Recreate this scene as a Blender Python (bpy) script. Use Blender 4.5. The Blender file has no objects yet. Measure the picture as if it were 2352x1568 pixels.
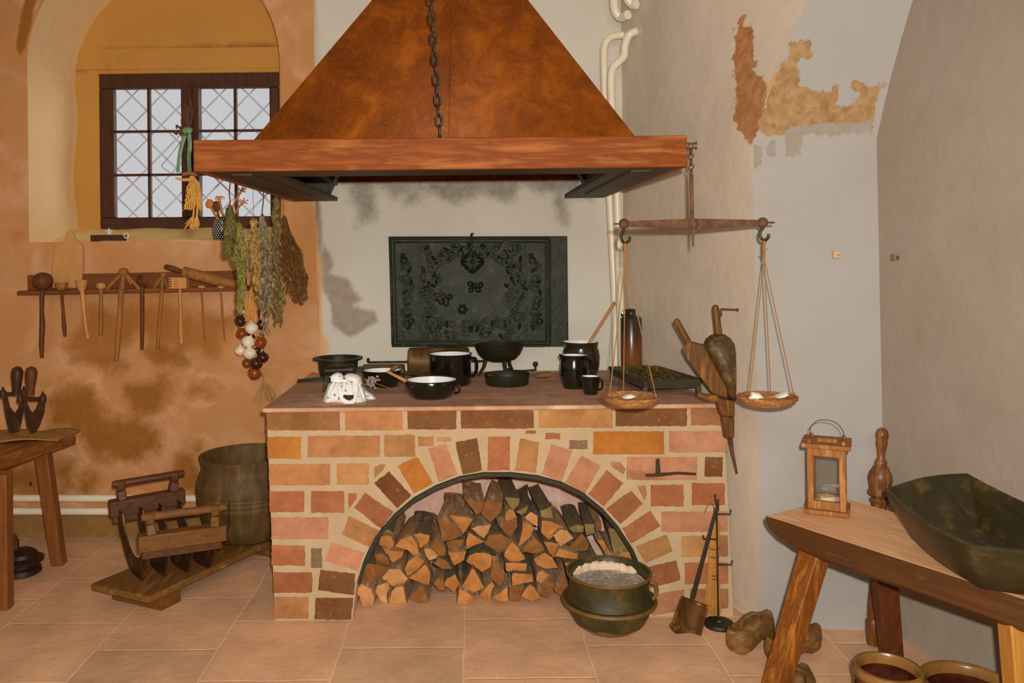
import bpy, bmesh, math, random
import numpy as np
from mathutils import Vector, Matrix

random.seed(11)
RND = random.Random(5)
SC = bpy.context.scene
COL = SC.collection
# ---------------------------------------------------------------- camera model
F, U0, V0, RO, ZC = 1900.0, 1075.0, 582.0, 0.010, 1.46
CR, SR = math.cos(RO), math.sin(RO)


def P(u, v, y):
    """point seen at pixel (u, v) lying at distance y from the camera plane"""
    k = y / F
    du, dv = u - U0, v - V0
    return Vector((k * (du * CR - dv * SR), y, ZC - k * (du * SR + dv * CR)))


def PZ(u, v, z):
    du, dv = u - U0, v - V0
    return P(u, v, F * (ZC - z) / (du * SR + dv * CR))


def proj_np(co):
    s = F / co[:, 1]
    D = ZC - co[:, 2]
    X = co[:, 0]
    return np.stack([U0 + s * (X * CR + D * SR), V0 + s * (-X * SR + D * CR)], 1)


cam = bpy.data.cameras.new('camera')
camo = bpy.data.objects.new('camera', cam)
COL.objects.link(camo)
camo.location = (0, 0, ZC)
camo.rotation_euler = (math.pi / 2, RO, 0)
cam.sensor_fit = 'HORIZONTAL'
cam.sensor_width = 36
cam.lens = 36 * F / 2352
cam.shift_x = (1176 - U0) / 2352
cam.shift_y = -(784 - V0) / 2352
cam.clip_start = .02
SC.camera = camo
vs = SC.view_settings
vs.view_transform = 'Standard'
vs.look = 'None'
vs.gamma = 1
vs.exposure = 0
vs.use_curve_mapping = False

# ---------------------------------------------------------------- materials
TINT = (1.0, .90, .77)


def s2l(c):
    c = c / 255.0
    return c / 12.92 if c <= .04045 else ((c + .055) / 1.055) ** 2.4


def col(r, g, b, e=.62):
    """albedo that looks like (r, g, b) under the room's warm light"""
    return tuple(min(.92, s2l(x) / (e * t)) for x, t in zip((r, g, b), TINT)) + (1,)


class NT:
    def __init__(s, name):
        s.m = bpy.data.materials.new(name)
        s.m.use_nodes = True
        s.t = s.m.node_tree
        s.t.nodes.clear()
        s.out = s.n('ShaderNodeOutputMaterial')
        s.b = s.n('ShaderNodeBsdfPrincipled')
        s.l(s.b.outputs[0], s.out.inputs[0])

    def n(s, k, **kw):
        q = s.t.nodes.new(k)
        for a, b in kw.items():
            setattr(q, a, b)
        return q

    def l(s, a, b):
        s.t.links.new(a, b)

    def setv(s, node, **kw):
        for a, b in kw.items():
            node.inputs[a.replace('_', ' ')].default_value = b
        return node

    def coords(s, stretch=(1, 1, 1), rot=(0, 0, 0), rand=True, world=False):
        if world:
            g = s.n('ShaderNodeNewGeometry').outputs['Position']
        else:
            g = s.n('ShaderNodeTexCoord').outputs['Object']
        if rand:
            oi = s.n('ShaderNodeObjectInfo')
            mu = s.n('ShaderNodeMath', operation='MULTIPLY')
            s.l(oi.outputs['Random'], mu.inputs[0])
            mu.inputs[1].default_value = 23.0
            ad = s.n('ShaderNodeVectorMath', operation='ADD')
            s.l(g, ad.inputs[0])
            s.l(mu.outputs[0], ad.inputs[1])
            g = ad.outputs[0]
        mp = s.n('ShaderNodeMapping')
        mp.inputs['Scale'].default_value = stretch
        mp.inputs['Rotation'].default_value = rot
        s.l(g, mp.inputs['Vector'])
        return mp.outputs[0]

    def noise(s, vec, scale, det=6, rough=.6, dist=0):
        q = s.n('ShaderNodeTexNoise')
        q.inputs['Scale'].default_value = scale
        q.inputs['Detail'].default_value = det
        q.inputs['Roughness'].default_value = rough
        q.inputs['Distortion'].default_value = dist
        s.l(vec, q.inputs['Vector'])
        return q.outputs[0]

    def ramp(s, fac, stops):
        q = s.n('ShaderNodeValToRGB')
        e = q.color_ramp.elements
        while len(e) < len(stops):
            e.new(.5)
        for i, (p, c) in enumerate(stops):
            e[i].position = p
            e[i].color = c
        s.l(fac, q.inputs[0])
        return q.outputs[0]

    def mix(s, fac, a, b, bt='MIX'):
        q = s.n('ShaderNodeMix', data_type='RGBA', blend_type=bt)
        for x, i in ((fac, 0), (a, 6), (b, 7)):
            if isinstance(x, (int, float, tuple)):
                q.inputs[i].default_value = x
            else:
                s.l(x, q.inputs[i])
        return q.outputs[2]

    def math(s, op, a, b=None, c=None, clamp=False):
        q = s.n('ShaderNodeMath', operation=op, use_clamp=clamp)
        for i, x in enumerate((a, b, c)):
            if x is None:
                continue
            if isinstance(x, (int, float)):
                q.inputs[i].default_value = x
            else:
                s.l(x, q.inputs[i])
        return q.outputs[0]

    def sstep(s, x, lo, hi):
        q = s.n('ShaderNodeMapRange', interpolation_type='SMOOTHSTEP')
        s.l(x, q.inputs[0])
        q.inputs[1].default_value = lo
        q.inputs[2].default_value = hi
        return q.outputs[0]

    def bump(s, h, strength, dist=.01, prev=None):
        q = s.n('ShaderNodeBump')
        q.inputs['Strength'].default_value = strength
        q.inputs['Distance'].default_value = dist
        s.l(h, q.inputs['Height'])
        if prev:
            s.l(prev, q.inputs['Normal'])
        return q.outputs[0]


def M(name, c1, c2=None, c3=None, scale=8, det=6, rough=.7, bump=.25, bscale=None, metal=0,
      stretch=(1, 1, 1), rot=(0, 0, 0), dist=0, spec=.4, coat=0, attr=None, bd=.006, lo=.3, hi=.7, nrough=.6):
    t = NT(name)
    v = t.coords(stretch, rot)
    c2 = c2 or tuple(x * .7 for x in c1[:3]) + (1,)
    f = t.noise(v, scale, det, nrough, dist)
    st = [(lo, c1), (hi, c2)] if c3 is None else [(lo, c1), ((lo + hi) / 2, c2), (hi, c3)]
    c = t.ramp(f, st)
    if attr:
        a = t.n('ShaderNodeAttribute', attribute_name=attr)
        c = t.mix(1.0, a.outputs['Color'], c, 'MULTIPLY')
    t.l(c, t.b.inputs['Base Color'])
    t.b.inputs['Roughness'].default_value = rough
    t.b.inputs['Metallic'].default_value = metal
    t.b.inputs['Specular IOR Level'].default_value = spec
    t.b.inputs['Coat Weight'].default_value = coat
    t.b.inputs['Coat Roughness'].default_value = .12
    if bump:
        h = t.noise(v, bscale or scale * 4, 5, .6)
        t.l(t.bump(h, bump, bd), t.b.inputs['Normal'])
    return t.m


def wood(name, c1, c2, axis=0, rough=.6, scale=5, bump=.3, spec=.3, c3=None):
    st = [9, 9, 9]
    st[axis] = 1.0
    return M(name, c1, c2, c3, scale=scale, stretch=tuple(st), rough=rough, bump=bump, bscale=scale * 2.2,
             spec=spec, dist=.25, bd=.004)


# ---------------------------------------------------------------- mesh builder
WO = {}


class MB:
    def __init__(s):
        s.v, s.f, s.m, s.c = [], [], [], []

    def add(s, vs_, fs, mi=0, c=None):
        o = len(s.v)
        s.v += [Vector(x) for x in vs_]
        for f in fs:
            s.f.append([i + o for i in f])
            s.m.append(mi)
            s.c.append(c)
        return s

    def box(s, c, size, R=None, mi=0, taper=1.0):
        x, y, z = [q / 2 for q in size]
        vs_ = [Vector((a * x * (taper if k > 0 else 1), b * y * (taper if k > 0 else 1), k * z))
               for k in (-1, 1) for b in (-1, 1) for a in (-1, 1)]
        if R is not None:
            vs_ = [R @ q for q in vs_]
        vs_ = [q + Vector(c) for q in vs_]
        return s.add(vs_, [(0, 1, 3, 2), (4, 6, 7, 5), (0, 4, 5, 1), (2, 3, 7, 6), (0, 2, 6, 4), (1, 5, 7, 3)], mi)

    def bar(s, a, b, w, h, up=(0, 0, 1), mi=0, w2=None, h2=None):
        """rectangular bar from a to b, w across, h along up"""
        a, b, up = Vector(a), Vector(b), Vector(up)
        d = (b - a).normalized()
        x = d.cross(up).normalized()
        z = x.cross(d)
        w2, h2 = w2 or w, h2 or h
        vs_ = []
        for p, ww, hh in ((a, w, h), (b, w2, h2)):
            for i, j in ((-1, -1), (1, -1), (1, 1), (-1, 1)):
                vs_.append(p + x * i * ww / 2 + z * j * hh / 2)
        return s.add(vs_, [(0, 3, 2, 1), (4, 5, 6, 7), (0, 1, 5, 4), (1, 2, 6, 5), (2, 3, 7, 6), (3, 0, 4, 7)], mi)

    def loft(s, rings, cap0=True, cap1=True, closed=True, mi=0, c=None):
        n = len(rings[0])
        vs_ = [p for r in rings for p in r]
        fs = []
        for i in range(len(rings) - 1):
            for j in range(n if closed else n - 1):
                k = (j + 1) % n
                fs.append((i * n + j, i * n + k, (i + 1) * n + k, (i + 1) * n + j))
        if cap0:
            fs.append(tuple(range(n))[::-1])
        if cap1:
            o = (len(rings) - 1) * n
            fs.append(tuple(range(o, o + n)))
        return s.add(vs_, fs, mi, c)

    def tube(s, pts, r, n=8, mi=0, cap=True, flat=1.0):
        pts = [Vector(p) for p in pts]
        rs = r if isinstance(r, (list, tuple)) else [r] * len(pts)
        rings = []
        up = None
        for i, p in enumerate(pts):
            d = (pts[min(i + 1, len(pts) - 1)] - pts[max(i - 1, 0)])
            d = d.normalized() if d.length > 1e-9 else Vector((0, 0, 1))
            if up is None:
                up = Vector((0, 1, 0)) if abs(d.y) < .8 else Vector((0, 0, 1))
            x = d.cross(up)
            if x.length < 1e-5:
                x = d.cross(Vector((1, 0, 0)))
            x.normalize()
            up = x.cross(d).normalized()
            rings.append([p + (x * math.cos(a) + up * math.sin(a) * flat) * rs[i]
                          for a in [2 * math.pi * k / n for k in range(n)]])
        return s.loft(rings, cap, cap, mi=mi)

    def ring(s, c, R, r, ax=(0, 0, 1), n=28, m=8, sx=1.0, a0=0, a1=360, mi=0, up=None):
        ax = Vector(ax).normalized()
        e1 = ax.orthogonal().normalized() if up is None else Vector(up).normalized()
        e2 = ax.cross(e1)
        full = abs(a1 - a0) >= 359.9
        cnt = n if full else n + 1
        pts = [Vector(c) + (e1 * math.cos(a) * R + e2 * math.sin(a) * R * sx)
               for a in [math.radians(a0 + (a1 - a0) * k / n) for k in range(cnt)]]
        if not full:
            return s.tube(pts, r, m, mi)
        rings = []
        for i, p in enumerate(pts):
            d = (pts[(i + 1) % n] - pts[i - 1]).normalized()
            q = d.cross(ax)
            rings.append([p + (q * math.cos(t) + ax * math.sin(t)) * r for t in [2 * math.pi * k / m for k in range(m)]])
        return s.loft(rings + [rings[0]], False, False, mi=mi)

    def lathe(s, c, prof, n=36, Mx=None, mi=0, mis=None, cap0=True, cap1=True, sq=1.0):
        """prof: (radius, height) pairs from the bottom up"""
        c = Vector(c)
        rings = []
        for r, h in prof:
            ring = []
            for k in range(n):
                a = 2 * math.pi * k / n
                q = Vector((math.cos(a) * r, math.sin(a) * r * sq, h))
                ring.append(c + (Mx @ q if Mx is not None else q))
            rings.append(ring)
        if mis is None:
            return s.loft(rings, cap0, cap1, mi=mi)
        for i in range(len(rings) - 1):
            s.loft(rings[i:i + 2], cap0 and i == 0, cap1 and i == len(rings) - 2, mi=mis[i])
        return s

    def sphere(s, c, r, nu=18, nv=12, Mx=None, mi=0):
        rx, ry, rz = r if isinstance(r, (tuple, list)) else (r, r, r)
        c = Vector(c)
        rings = []
        for i in range(nv + 1):
            t = math.pi * i / nv
            q = max(math.sin(t), .002)
            ring = []
            for k in range(nu):
                a = 2 * math.pi * k / nu
                w = Vector((rx * q * math.cos(a), ry * q * math.sin(a), -rz * math.cos(t)))
                ring.append(c + (Mx @ w if Mx is not None else w))
            rings.append(ring)
        return s.loft(rings, True, True, mi=mi)

    def prism(s, pts, dvec, mi=0, mis=None, c=None):
        """polygon pts extruded by dvec"""
        n = len(pts)
        a = [Vector(p) for p in pts]
        b = [p + Vector(dvec) for p in a]
        s.add(a + b, [tuple(range(n))], mi, c)
        o = len(s.v) - 2 * n
        m2 = mi if mis is None else mis
        for j in range(n):
            k = (j + 1) % n
            s.f.append([o + j, o + k, o + n + k, o + n + j])
            s.m.append(m2)
            s.c.append(c)
        s.f.append([o + n + j for j in range(n)])
        s.m.append(m2)
        s.c.append(c)
        return s

    def pillow(s, pts, y, th, k=5, mi=0, bulge=1.0, cen=None):
        """outline given as pixels at distance y, swelling th/2 to the front and the back"""
        q = [P(u, v, y) for u, v in pts]
        cc = sum(q, Vector()) / len(q) if cen is None else P(cen[0], cen[1], y)
        rings = []
        for side in (-1, 1):
            for i in (range(k) if side < 0 else range(k - 1, -1, -1)):
                f = 1 - (i + (.15 if i else 0)) / (k + .0) if False else (i + 1) / k
                yy = side * th / 2 * math.sqrt(max(0, 1 - f ** 2)) * bulge
                rings.append([cc + (p - cc) * f + Vector((0, yy, 0)) for p in q])
        # order: front centre -> rim -> back centre
        half = rings[:k]
        back = rings[k + 1:]
        return s.loft(half + back, True, True, mi=mi)

    def grid(s, fn, nu, nv, mi=0):
        vs_ = [fn(i / nu, j / nv) for j in range(nv + 1) for i in range(nu + 1)]
        w = nu + 1
        return s.add(vs_, [(j * w + i, j * w + i + 1, (j + 1) * w + i + 1, (j + 1) * w + i)
                           for j in range(nv) for i in range(nu)], mi)

    def build(s, name, mat, par=None, org=None, ang=38, bev=0, seg=2, sub=0, vattr=None, jit=0, solid=0, recalc=True):
        if par is not None:
            o0 = WO[par.name]
        elif org is not None:
            o0 = Vector(org)
        else:
            lo = min(p.z for p in s.v)
            cx = sum((p for p in s.v), Vector()) / len(s.v)
            o0 = Vector((cx.x, cx.y, lo))
        me = bpy.data.meshes.new(name)
        vv = s.v
        if jit:
            vv = [p + Vector((RND.uniform(-jit, jit), RND.uniform(-jit, jit), RND.uniform(-jit, jit))) for p in vv]
        me.from_pydata([p - o0 for p in vv], [], s.f)
        for mm in (mat if isinstance(mat, (list, tuple)) else [mat]):
            me.materials.append(mm)
        me.polygons.foreach_set('material_index', s.m)
        if any(c is not None for c in s.c):
            at = me.color_attributes.new('tint', 'FLOAT_COLOR', 'CORNER')
            arr = []
            for p, c in zip(me.polygons, s.c):
                arr += list(c or (1, 1, 1, 1)) * p.loop_total
            at.data.foreach_set('color', arr)
        if vattr is not None:
            co = np.array([tuple(p) for p in s.v])
            d = vattr(co)
            at = me.color_attributes.new('stain', 'FLOAT_COLOR', 'POINT')
            buf = np.ones((len(co), 4))
            buf[:, :3] = d
            at.data.foreach_set('color', buf.ravel())
        if recalc:
            bm = bmesh.new()
            bm.from_mesh(me)
            bmesh.ops.recalc_face_normals(bm, faces=bm.faces)
            bm.to_mesh(me)
            bm.free()
        if ang:
            me.polygons.foreach_set('use_smooth', [True] * len(me.polygons))
            me.set_sharp_from_angle(angle=math.radians(ang))
        o = bpy.data.objects.new(name, me)
        COL.objects.link(o)
        if par is not None:
            o.parent = par
        else:
            o.location = o0
        WO[o.name] = o0
        if solid:
            md = o.modifiers.new('thick', 'SOLIDIFY')
            md.thickness = solid
            md.offset = 0
        if bev:
            md = o.modifiers.new('bevel', 'BEVEL')
            md.width = bev
            md.segments = seg
            md.limit_method = 'ANGLE'
            md.angle_limit = math.radians(35)
        if sub:
            md = o.modifiers.new('sub', 'SUBSURF')
            md.levels = md.render_levels = sub
        return o


def tag(o, label, cat=None, group=None, kind=None):
    o['label'] = label
    if cat:
        o['category'] = cat
    if group:
        o['group'] = group
    if kind:
        o['kind'] = kind
    return o


def thing(name, label, cat, loc, group=None):
    o = bpy.data.objects.new(name, None)
    o.empty_display_size = .05
    COL.objects.link(o)
    o.location = loc
    WO[o.name] = Vector(loc)
    return tag(o, label, cat, group)


def struct(o, label=None):
    o['kind'] = 'structure'
    if label:
        o['label'] = label
        o['category'] = o.name.split('_')[0]
    return o


def sdf(poly, uv):
    """signed distance (inside positive) of uv (N,2) to polygon, in pixels"""
    p = np.array(poly, float)
    q = np.roll(p, -1, 0)
    d = np.full(len(uv), 1e9)
    ins = np.zeros(len(uv), bool)
    for a, b in zip(p, q):
        e = b - a
        w = uv - a
        t = np.clip((w @ e) / (e @ e + 1e-9), 0, 1)
        d = np.minimum(d, np.linalg.norm(w - t[:, None] * e, axis=1))
        c = (a[1] > uv[:, 1]) != (b[1] > uv[:, 1])
        xx = (b[0] - a[0]) * (uv[:, 1] - a[1]) / (b[1] - a[1] + 1e-12) + a[0]
        ins ^= c & (uv[:, 0] < xx)
    return np.where(ins, d, -d)


def smax(polys, uv, soft=10):
    r = np.full(len(uv), -60.0)
    for p in polys:
        r = np.maximum(r, sdf(p, uv))
    return np.clip(r / (2 * soft) + .5, 0, 1)


def cv(pts, s, u0, v0):
    return [(u0 + x / s, v0 + y / s) for x, y in pts]


def spline(pts, n=6, closed=False):
    pts = [Vector(p) for p in pts]
    out = []
    m = len(pts)
    for i in range(m if closed else m - 1):
        if closed:
            a, b, c, d = pts[i - 1], pts[i], pts[(i + 1) % m], pts[(i + 2) % m]
        else:
            a, b, c, d = pts[max(i - 1, 0)], pts[i], pts[i + 1], pts[min(i + 2, m - 1)]
        for k in range(n):
            t = k / n
            out.append(.5 * ((2 * b) + (c - a) * t + (2 * a - 5 * b + 4 * c - d) * t * t + (3 * b - a - 3 * c + d) * t ** 3))
    if not closed:
        out.append(pts[-1])
    return out
# ================================================================ the setting
YB = 4.32            # rear wall
YH = 3.31            # front of the hearth
ZT = .85             # top of the hearth


def wallmat(name, c1, c2, s1=None, s2=None, s3=None, scale=3, amp=.55, nscale=9, rough=.9, bump=.35, third=None, halo=None, pale=None):
    t = NT(name)
    v = t.coords(rand=False, world=True)
    f = t.noise(v, scale, 5, .6)
    c = t.ramp(f, [(.3, c1), (.7, c2)])
    sp = t.noise(v, 60, 3, .5)
    c = t.mix(t.math('MULTIPLY', t.sstep(sp, .62, .75), .18), c, third or c2)
    if pale:
        pn = t.noise(v, 3.4, 7, .62, .8)
        c = t.mix(t.math('MULTIPLY', t.sstep(pn, .42, .7), .6), c, pale)
    at = t.n('ShaderNodeAttribute', attribute_name='stain')
    sx = t.n('ShaderNodeSeparateColor')
    t.l(at.outputs['Color'], sx.inputs[0])
    n1 = t.noise(v, nscale, 8, .68)
    h = t.noise(v, 14, 6, .65)
    edge = None
    for i, sc in enumerate((s1, s2, s3)):
        if sc is None:
            continue
        ca, cb, soft = sc
        x = t.math('ADD', sx.outputs[i], t.math('MULTIPLY', t.math('SUBTRACT', n1, .5), amp * 2))
        m = t.sstep(x, .5 - soft, .5 + soft)
        m = t.math('MULTIPLY', m, t.sstep(sx.outputs[i], .0, .12))
        n2 = t.noise(v, 22, 7, .7)
        c = t.mix(m, c, t.ramp(n2, [(.3, ca), (.7, cb)]))
        if halo and i == 0:
            hm = t.math('MULTIPLY', t.sstep(x, .5 - soft - .16, .5 - soft), t.math('SUBTRACT', 1.0, t.sstep(x, .5 - soft, .5 - soft + .16)))
            c = t.mix(t.math('MULTIPLY', t.math('MULTIPLY', hm, t.sstep(sx.outputs[i], .0, .12)), t.math('MULTIPLY', t.sstep(t.noise(v, 5, 4), .45, .65), .4)), c, halo)
        if soft < .2:
            edge = m if edge is None else t.math('MAXIMUM', edge, m)
    t.l(c, t.b.inputs['Base Color'])
    t.b.inputs['Roughness'].default_value = rough
    t.b.inputs['Specular IOR Level'].default_value = .15
    if edge is not None:
        h = t.math('SUBTRACT', h, t.math('MULTIPLY', edge, .5))
    big = t.noise(v, 2.2, 3, .5)
    n = t.bump(h, bump, .012)
    n = t.bump(big, .35, .06, n)
    t.l(n, t.b.inputs['Normal'])
    return t.m


# ---- rear wall, left bay with the arched window niche
L3 = (2.614, 0, 820)
brown_blobs = [cv(p, 2.614, 0, 820) for p in (
    [(300, 240), (360, 190), (450, 165), (560, 150), (600, 270), (640, 370), (720, 400), (850, 370), (960, 430), (985, 560),
     (880, 600), (760, 620), (640, 590), (560, 560), (480, 470), (400, 400), (320, 420), (270, 320)],
    [(770, 190), (870, 110), (1000, 80), (1040, 160), (1010, 250), (950, 330), (860, 340), (800, 290)],
    [(1170, 150), (1330, 190), (1260, 245), (1150, 210)], [(340, 640), (430, 620), (470, 800), (370, 810)],
    [(480, 720), (560, 740), (520, 830), (460, 810)], [(0, 640), (200, 660), (240, 800), (0, 800)],
    [(1050, 560), (1200, 540), (1200, 800), (1020, 790)])]
brown_blobs += [[(180, 790), (260, 800), (300, 840), (230, 860), (170, 830)], [(330, 800), (420, 790), (430, 830), (350, 850)],
                [(40, 112), (44, 70), (52, 30), (62, -20), (92, -20), (74, 24), (66, 60), (56, 104), (48, 122)]]
base_band = [[(-200, 1172), (800, 1172), (800, 1240), (-200, 1240)]]
sill_marks = [[(20, 530), (60, 525), (75, 545), (30, 550)], [(150, 320), (175, 200), (200, 175), (165, 400), (155, 520)],
              [(150, 800), (200, 700), (330, 690), (540, 720), (500, 840), (330, 770), (210, 860)]]


def st_left(co):
    uv = proj_np(co)
    return np.stack([np.maximum(smax(brown_blobs[:-1], uv, 40), smax(brown_blobs[-1:], uv, 7)), smax(base_band, uv, 9), smax(sill_marks, uv, 30) * .8], 1)


m_wl = wallmat('tan limewash', col(166, 107, 57), col(164, 116, 70),
               s1=(col(138, 86, 32), col(122, 74, 26), .30), s2=(col(128, 92, 46), col(110, 78, 40), .2),
               s3=(col(146, 92, 40), col(138, 84, 36), .35), scale=2.6, third=col(176, 126, 80), amp=.9, nscale=4.2, halo=col(196, 148, 98), pale=col(186, 138, 100))
NX0, NX1 = P(65, 350, YB).x, P(645, 350, YB).x
NXC, NR = (NX0 + NX1) / 2, (NX1 - NX0) / 2
NZS = P(65, 150, YB).z      # springing of the niche arch
ZS = P(355, 553, YB).z      # sill
XL, XP = -2.95, P(728, 650, YB).x
YW = 4.80                   # plane of the window
ZTOP = 3.7
wl = MB()
wl.grid(lambda a, b: Vector((XL + (XP - XL) * a, YB, ZS * b)), 150, 100)
wl.grid(lambda a, b: Vector((XL + (NX0 - XL) * a, YB, ZS + (NZS - ZS) * b)), 50, 60)
wl.grid(lambda a, b: Vector((NX1 + (XP - NX1) * a, YB, ZS + (NZS - ZS) * b)), 20, 60)


def arch_pt(a, y, k=1.0):
    t = math.pi * (1 - a)
    return Vector((NXC + NR * k * math.cos(t), y, NZS + NR * k * math.sin(t)))


def arch_out(a):
    # outer boundary matching the arch parameter: left side, top, right side
    if a < .25:
        return Vector((XL, YB, NZS + (ZTOP - NZS) * a / .25))
    if a < .75:
        return Vector((XL + (XP - XL) * (a - .25) / .5, YB, ZTOP))
    return Vector((XP, YB, ZTOP - (ZTOP - NZS) * (a - .75) / .25))


wl.grid(lambda a, b: arch_pt(a, YB).lerp(arch_out(a), b), 64, 60)
struct(wl.build('wall_left', m_wl, org=(-1.9, YB, 0), ang=30, vattr=st_left, recalc=False))
wl = MB()
# reveal and soffit of the niche, softly splayed
def reveal(a, b):
    y = YB + (YW - YB) * b
    z = ZS + (NZS - ZS) * a
    return Vector((NX0 + .02 * b + .012 * b * math.sin(z * 9), y, z))


wl.grid(reveal, 30, 14)
wl.grid(lambda a, b: Vector((NX1 - .02 * b, YB + (YW - YB) * b, ZS + (NZS - ZS) * a)), 30, 14)
wl.grid(lambda a, b: arch_pt(a, YB + (YW - YB) * b, 1 - .03 * b), 48, 14)
WL_REVEAL = wl

# wall closing the niche round the window
WX0, WX1 = P(229, 350, YW).x, P(643, 350, YW).x
WZ0, WZ1 = P(430, 527, YW).z, P(430, 168, YW).z
m_niche = wallmat('ochre niche plaster', col(168, 117, 53), col(158, 109, 48),
                  s1=(col(134, 88, 36), col(126, 82, 32), .35), scale=2)
m_reveal = wallmat('daylit reveal plaster', col(230, 172, 124), col(222, 162, 114), s1=(col(150, 100, 44), col(140, 92, 40), .35), scale=2)  # daylight on the reveal is put into this lighter plaster colour
struct(WL_REVEAL.build('trim_1', m_reveal, org=(NXC, YB, ZS), ang=30, vattr=st_left, recalc=False))
nb = MB()
YN = YW
nx0, nx1 = NX0 - .05, NX1 + .05
nb.grid(lambda a, b: Vector((nx0 + (WX0 - nx0) * a, YN, ZS - .05 + (WZ1 - ZS + .05) * b)), 6, 30)
nb.grid(lambda a, b: Vector((WX1 + (nx1 - WX1) * a, YN, ZS - .05 + (WZ1 - ZS + .05) * b)), 6, 30)
nb.grid(lambda a, b: Vector((nx0 + (nx1 - nx0) * a, YN, WZ1 + (NZS + NR - WZ1) * b)), 30, 30)
nb.box(((nx0 + nx1) / 2, YN + .01, WZ1 + .085), (nx1 - nx0, .03, .12))
for xa, xb, za, zb in ((WX0, WX0 + .002, WZ0, WZ1), (WX1 - .002, WX1, WZ0, WZ1), (WX0, WX1, WZ1 - .002, WZ1)):
    nb.box(((xa + xb) / 2, YN + .09, (za + zb) / 2), (max(xb - xa, .01), .18, max(zb - za, .01)))
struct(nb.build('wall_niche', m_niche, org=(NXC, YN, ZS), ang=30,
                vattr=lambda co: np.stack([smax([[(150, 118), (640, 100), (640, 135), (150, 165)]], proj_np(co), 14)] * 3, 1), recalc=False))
# sill sloping up to the window frame
sl = MB()
sl.grid(lambda a, b: Vector((NX0 + (NX1 - NX0) * a, YB + .001 + (YW - YB + .012) * b,
                             ZS + (0 if b < .35 else (WZ0 - ZS + .012) * (b - .35) / .65) + .004 * math.sin(a * 23))), 30, 20)
m_sill = wallmat('cream sill plaster', col(226, 176, 112), col(212, 160, 98), scale=4)
struct(sl.build('window_sill', m_sill, org=(NXC, YB, ZS), ang=30, vattr=lambda co: np.zeros((len(co), 3)), recalc=False))

# ---- window
m_frame = wood('dark brown window paint', col(70, 36, 18), col(48, 24, 10), 2, .55, 6, .3)
m_lead = M('grey iron bars', col(190, 186, 196), col(170, 166, 176), rough=.6, bump=0)
win = MB()
xm0, xm1 = P(420, 350, YW).x, P(460, 350, YW).x
gl = [(P(262, 350, YW).x, xm0), (xm1, P(620, 350, YW).x)]
gz0, gz1 = P(430, 498, YW).z, P(430, 202, YW).z
for a, b, c, d in ((WX0, WX1, gz1, WZ1), (WX0, WX1, WZ0, gz0), (WX0, gl[0][0], gz0, gz1), (gl[1][1], WX1, gz0, gz1)):
    win.box(((a + b) / 2, YW + .02, (c + d) / 2), (b - a, .05, d - c))
winr = struct(win.build('window_1', m_frame, org=((WX0 + WX1) / 2, YW, WZ0), bev=.006))
mm = MB()
mm.box(((xm0 + xm1) / 2, YW + .005, (gz0 + gz1) / 2), (xm1 - xm0, .07, gz1 - gz0 + .01))
mm.box(((xm0 + xm1) / 2 + .004, YW - .036, (gz0 + gz1) / 2), (.03, .02, gz1 - gz0))
mm.build('centre_post', m_frame, winr, bev=.006)
for (a, b) in gl:
    q = MB()
    xc = (a + b) / 2
    q.box((xc, YW + .02, (gz0 + gz1) / 2), (.016, .025, gz1 - gz0))
    for v_ in (300, 400):
        q.box((xc, YW + .02, P(430, v_, YW).z), (b - a, .025, .013))
    q.build('glazing_bar', m_frame, winr)
tg = NT('old window glass')
tr = tg.n('ShaderNodeBsdfTransparent')
gs = tg.n('ShaderNodeBsdfGlossy')
gs.inputs['Roughness'].default_value = .05
mx = tg.n('ShaderNodeMixShader')
mx.inputs[0].default_value = .06
tg.l(tr.outputs[0], mx.inputs[1])
tg.l(gs.outputs[0], mx.inputs[2])
tg.l(mx.outputs[0], tg.out.inputs[0])
m_glass = tg.m
for (a, b) in gl:
    q = MB()
    q.box(((a + b) / 2, YW + .022, (gz0 + gz1) / 2), (b - a, .004, gz1 - gz0))
    q.build('pane', m_glass, winr, ang=0)
gr = MB()
YG = YW + .13
gx0, gx1 = P(240, 350, YG).x, P(640, 350, YG).x
g0, g1 = P(430, 512, YG).z, P(430, 190, YG).z
pit = 67 * YG / F
for sg in (1, -1):
    for k in range(-12, 14):
        # lines x*sg + z = const clipped to the opening
        x0 = P(303, 220, YG).x
        z0 = P(303, 220, YG).z
        pts = []
        for n_ in range(101):
            x = gx0 + (gx1 - gx0) * n_ / 100
            z = z0 + sg * (x - x0 - k * pit)
            if g0 <= z <= g1:
                pts.append((x, YG + (.004 if sg > 0 else -.004), z))
        if len(pts) > 3:
            gr.bar(pts[0], pts[-1], .004, .010, (0, 1, 0) if False else (1, 0, 0))
gr.build('lattice_grille', m_lead, winr)

# ---- whitewashed rear wall behind the hearth
YC = 4.30
soot1 = [[(738, 622), (800, 640), (830, 690), (800, 710), (760, 700), (735, 660)], [(760, 690), (860, 715), (868, 740), (800, 770), (760, 745)],
         [(715, 430), (735, 440), (740, 560), (730, 620), (716, 600)], [(745, 560), (765, 600), (750, 640), (728, 600)]]
soot2 = [[(780, 405), (1340, 400), (1360, 460), (1250, 445), (1200, 430), (1180, 470), (1100, 455), (1040, 470), (960, 440), (900, 460), (860, 430), (800, 460)],
         [(930, 430), (975, 430), (975, 470), (930, 470)], [(1270, 400), (1300, 400), (1305, 520), (1275, 500)], [(800, 410), (870, 410), (860, 500), (820, 520)]]
ochre3 = [[(700, 480), (722, 480), (740, 620), (745, 850), (725, 860), (715, 620)], [(722, 730), (760, 790), (740, 850), (722, 850)]]


def st_back(co):
    uv = proj_np(co)
    return np.stack([smax(soot1, uv, 14), smax(soot2, uv, 24) * .85, smax(ochre3, uv, 12)], 1)


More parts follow.
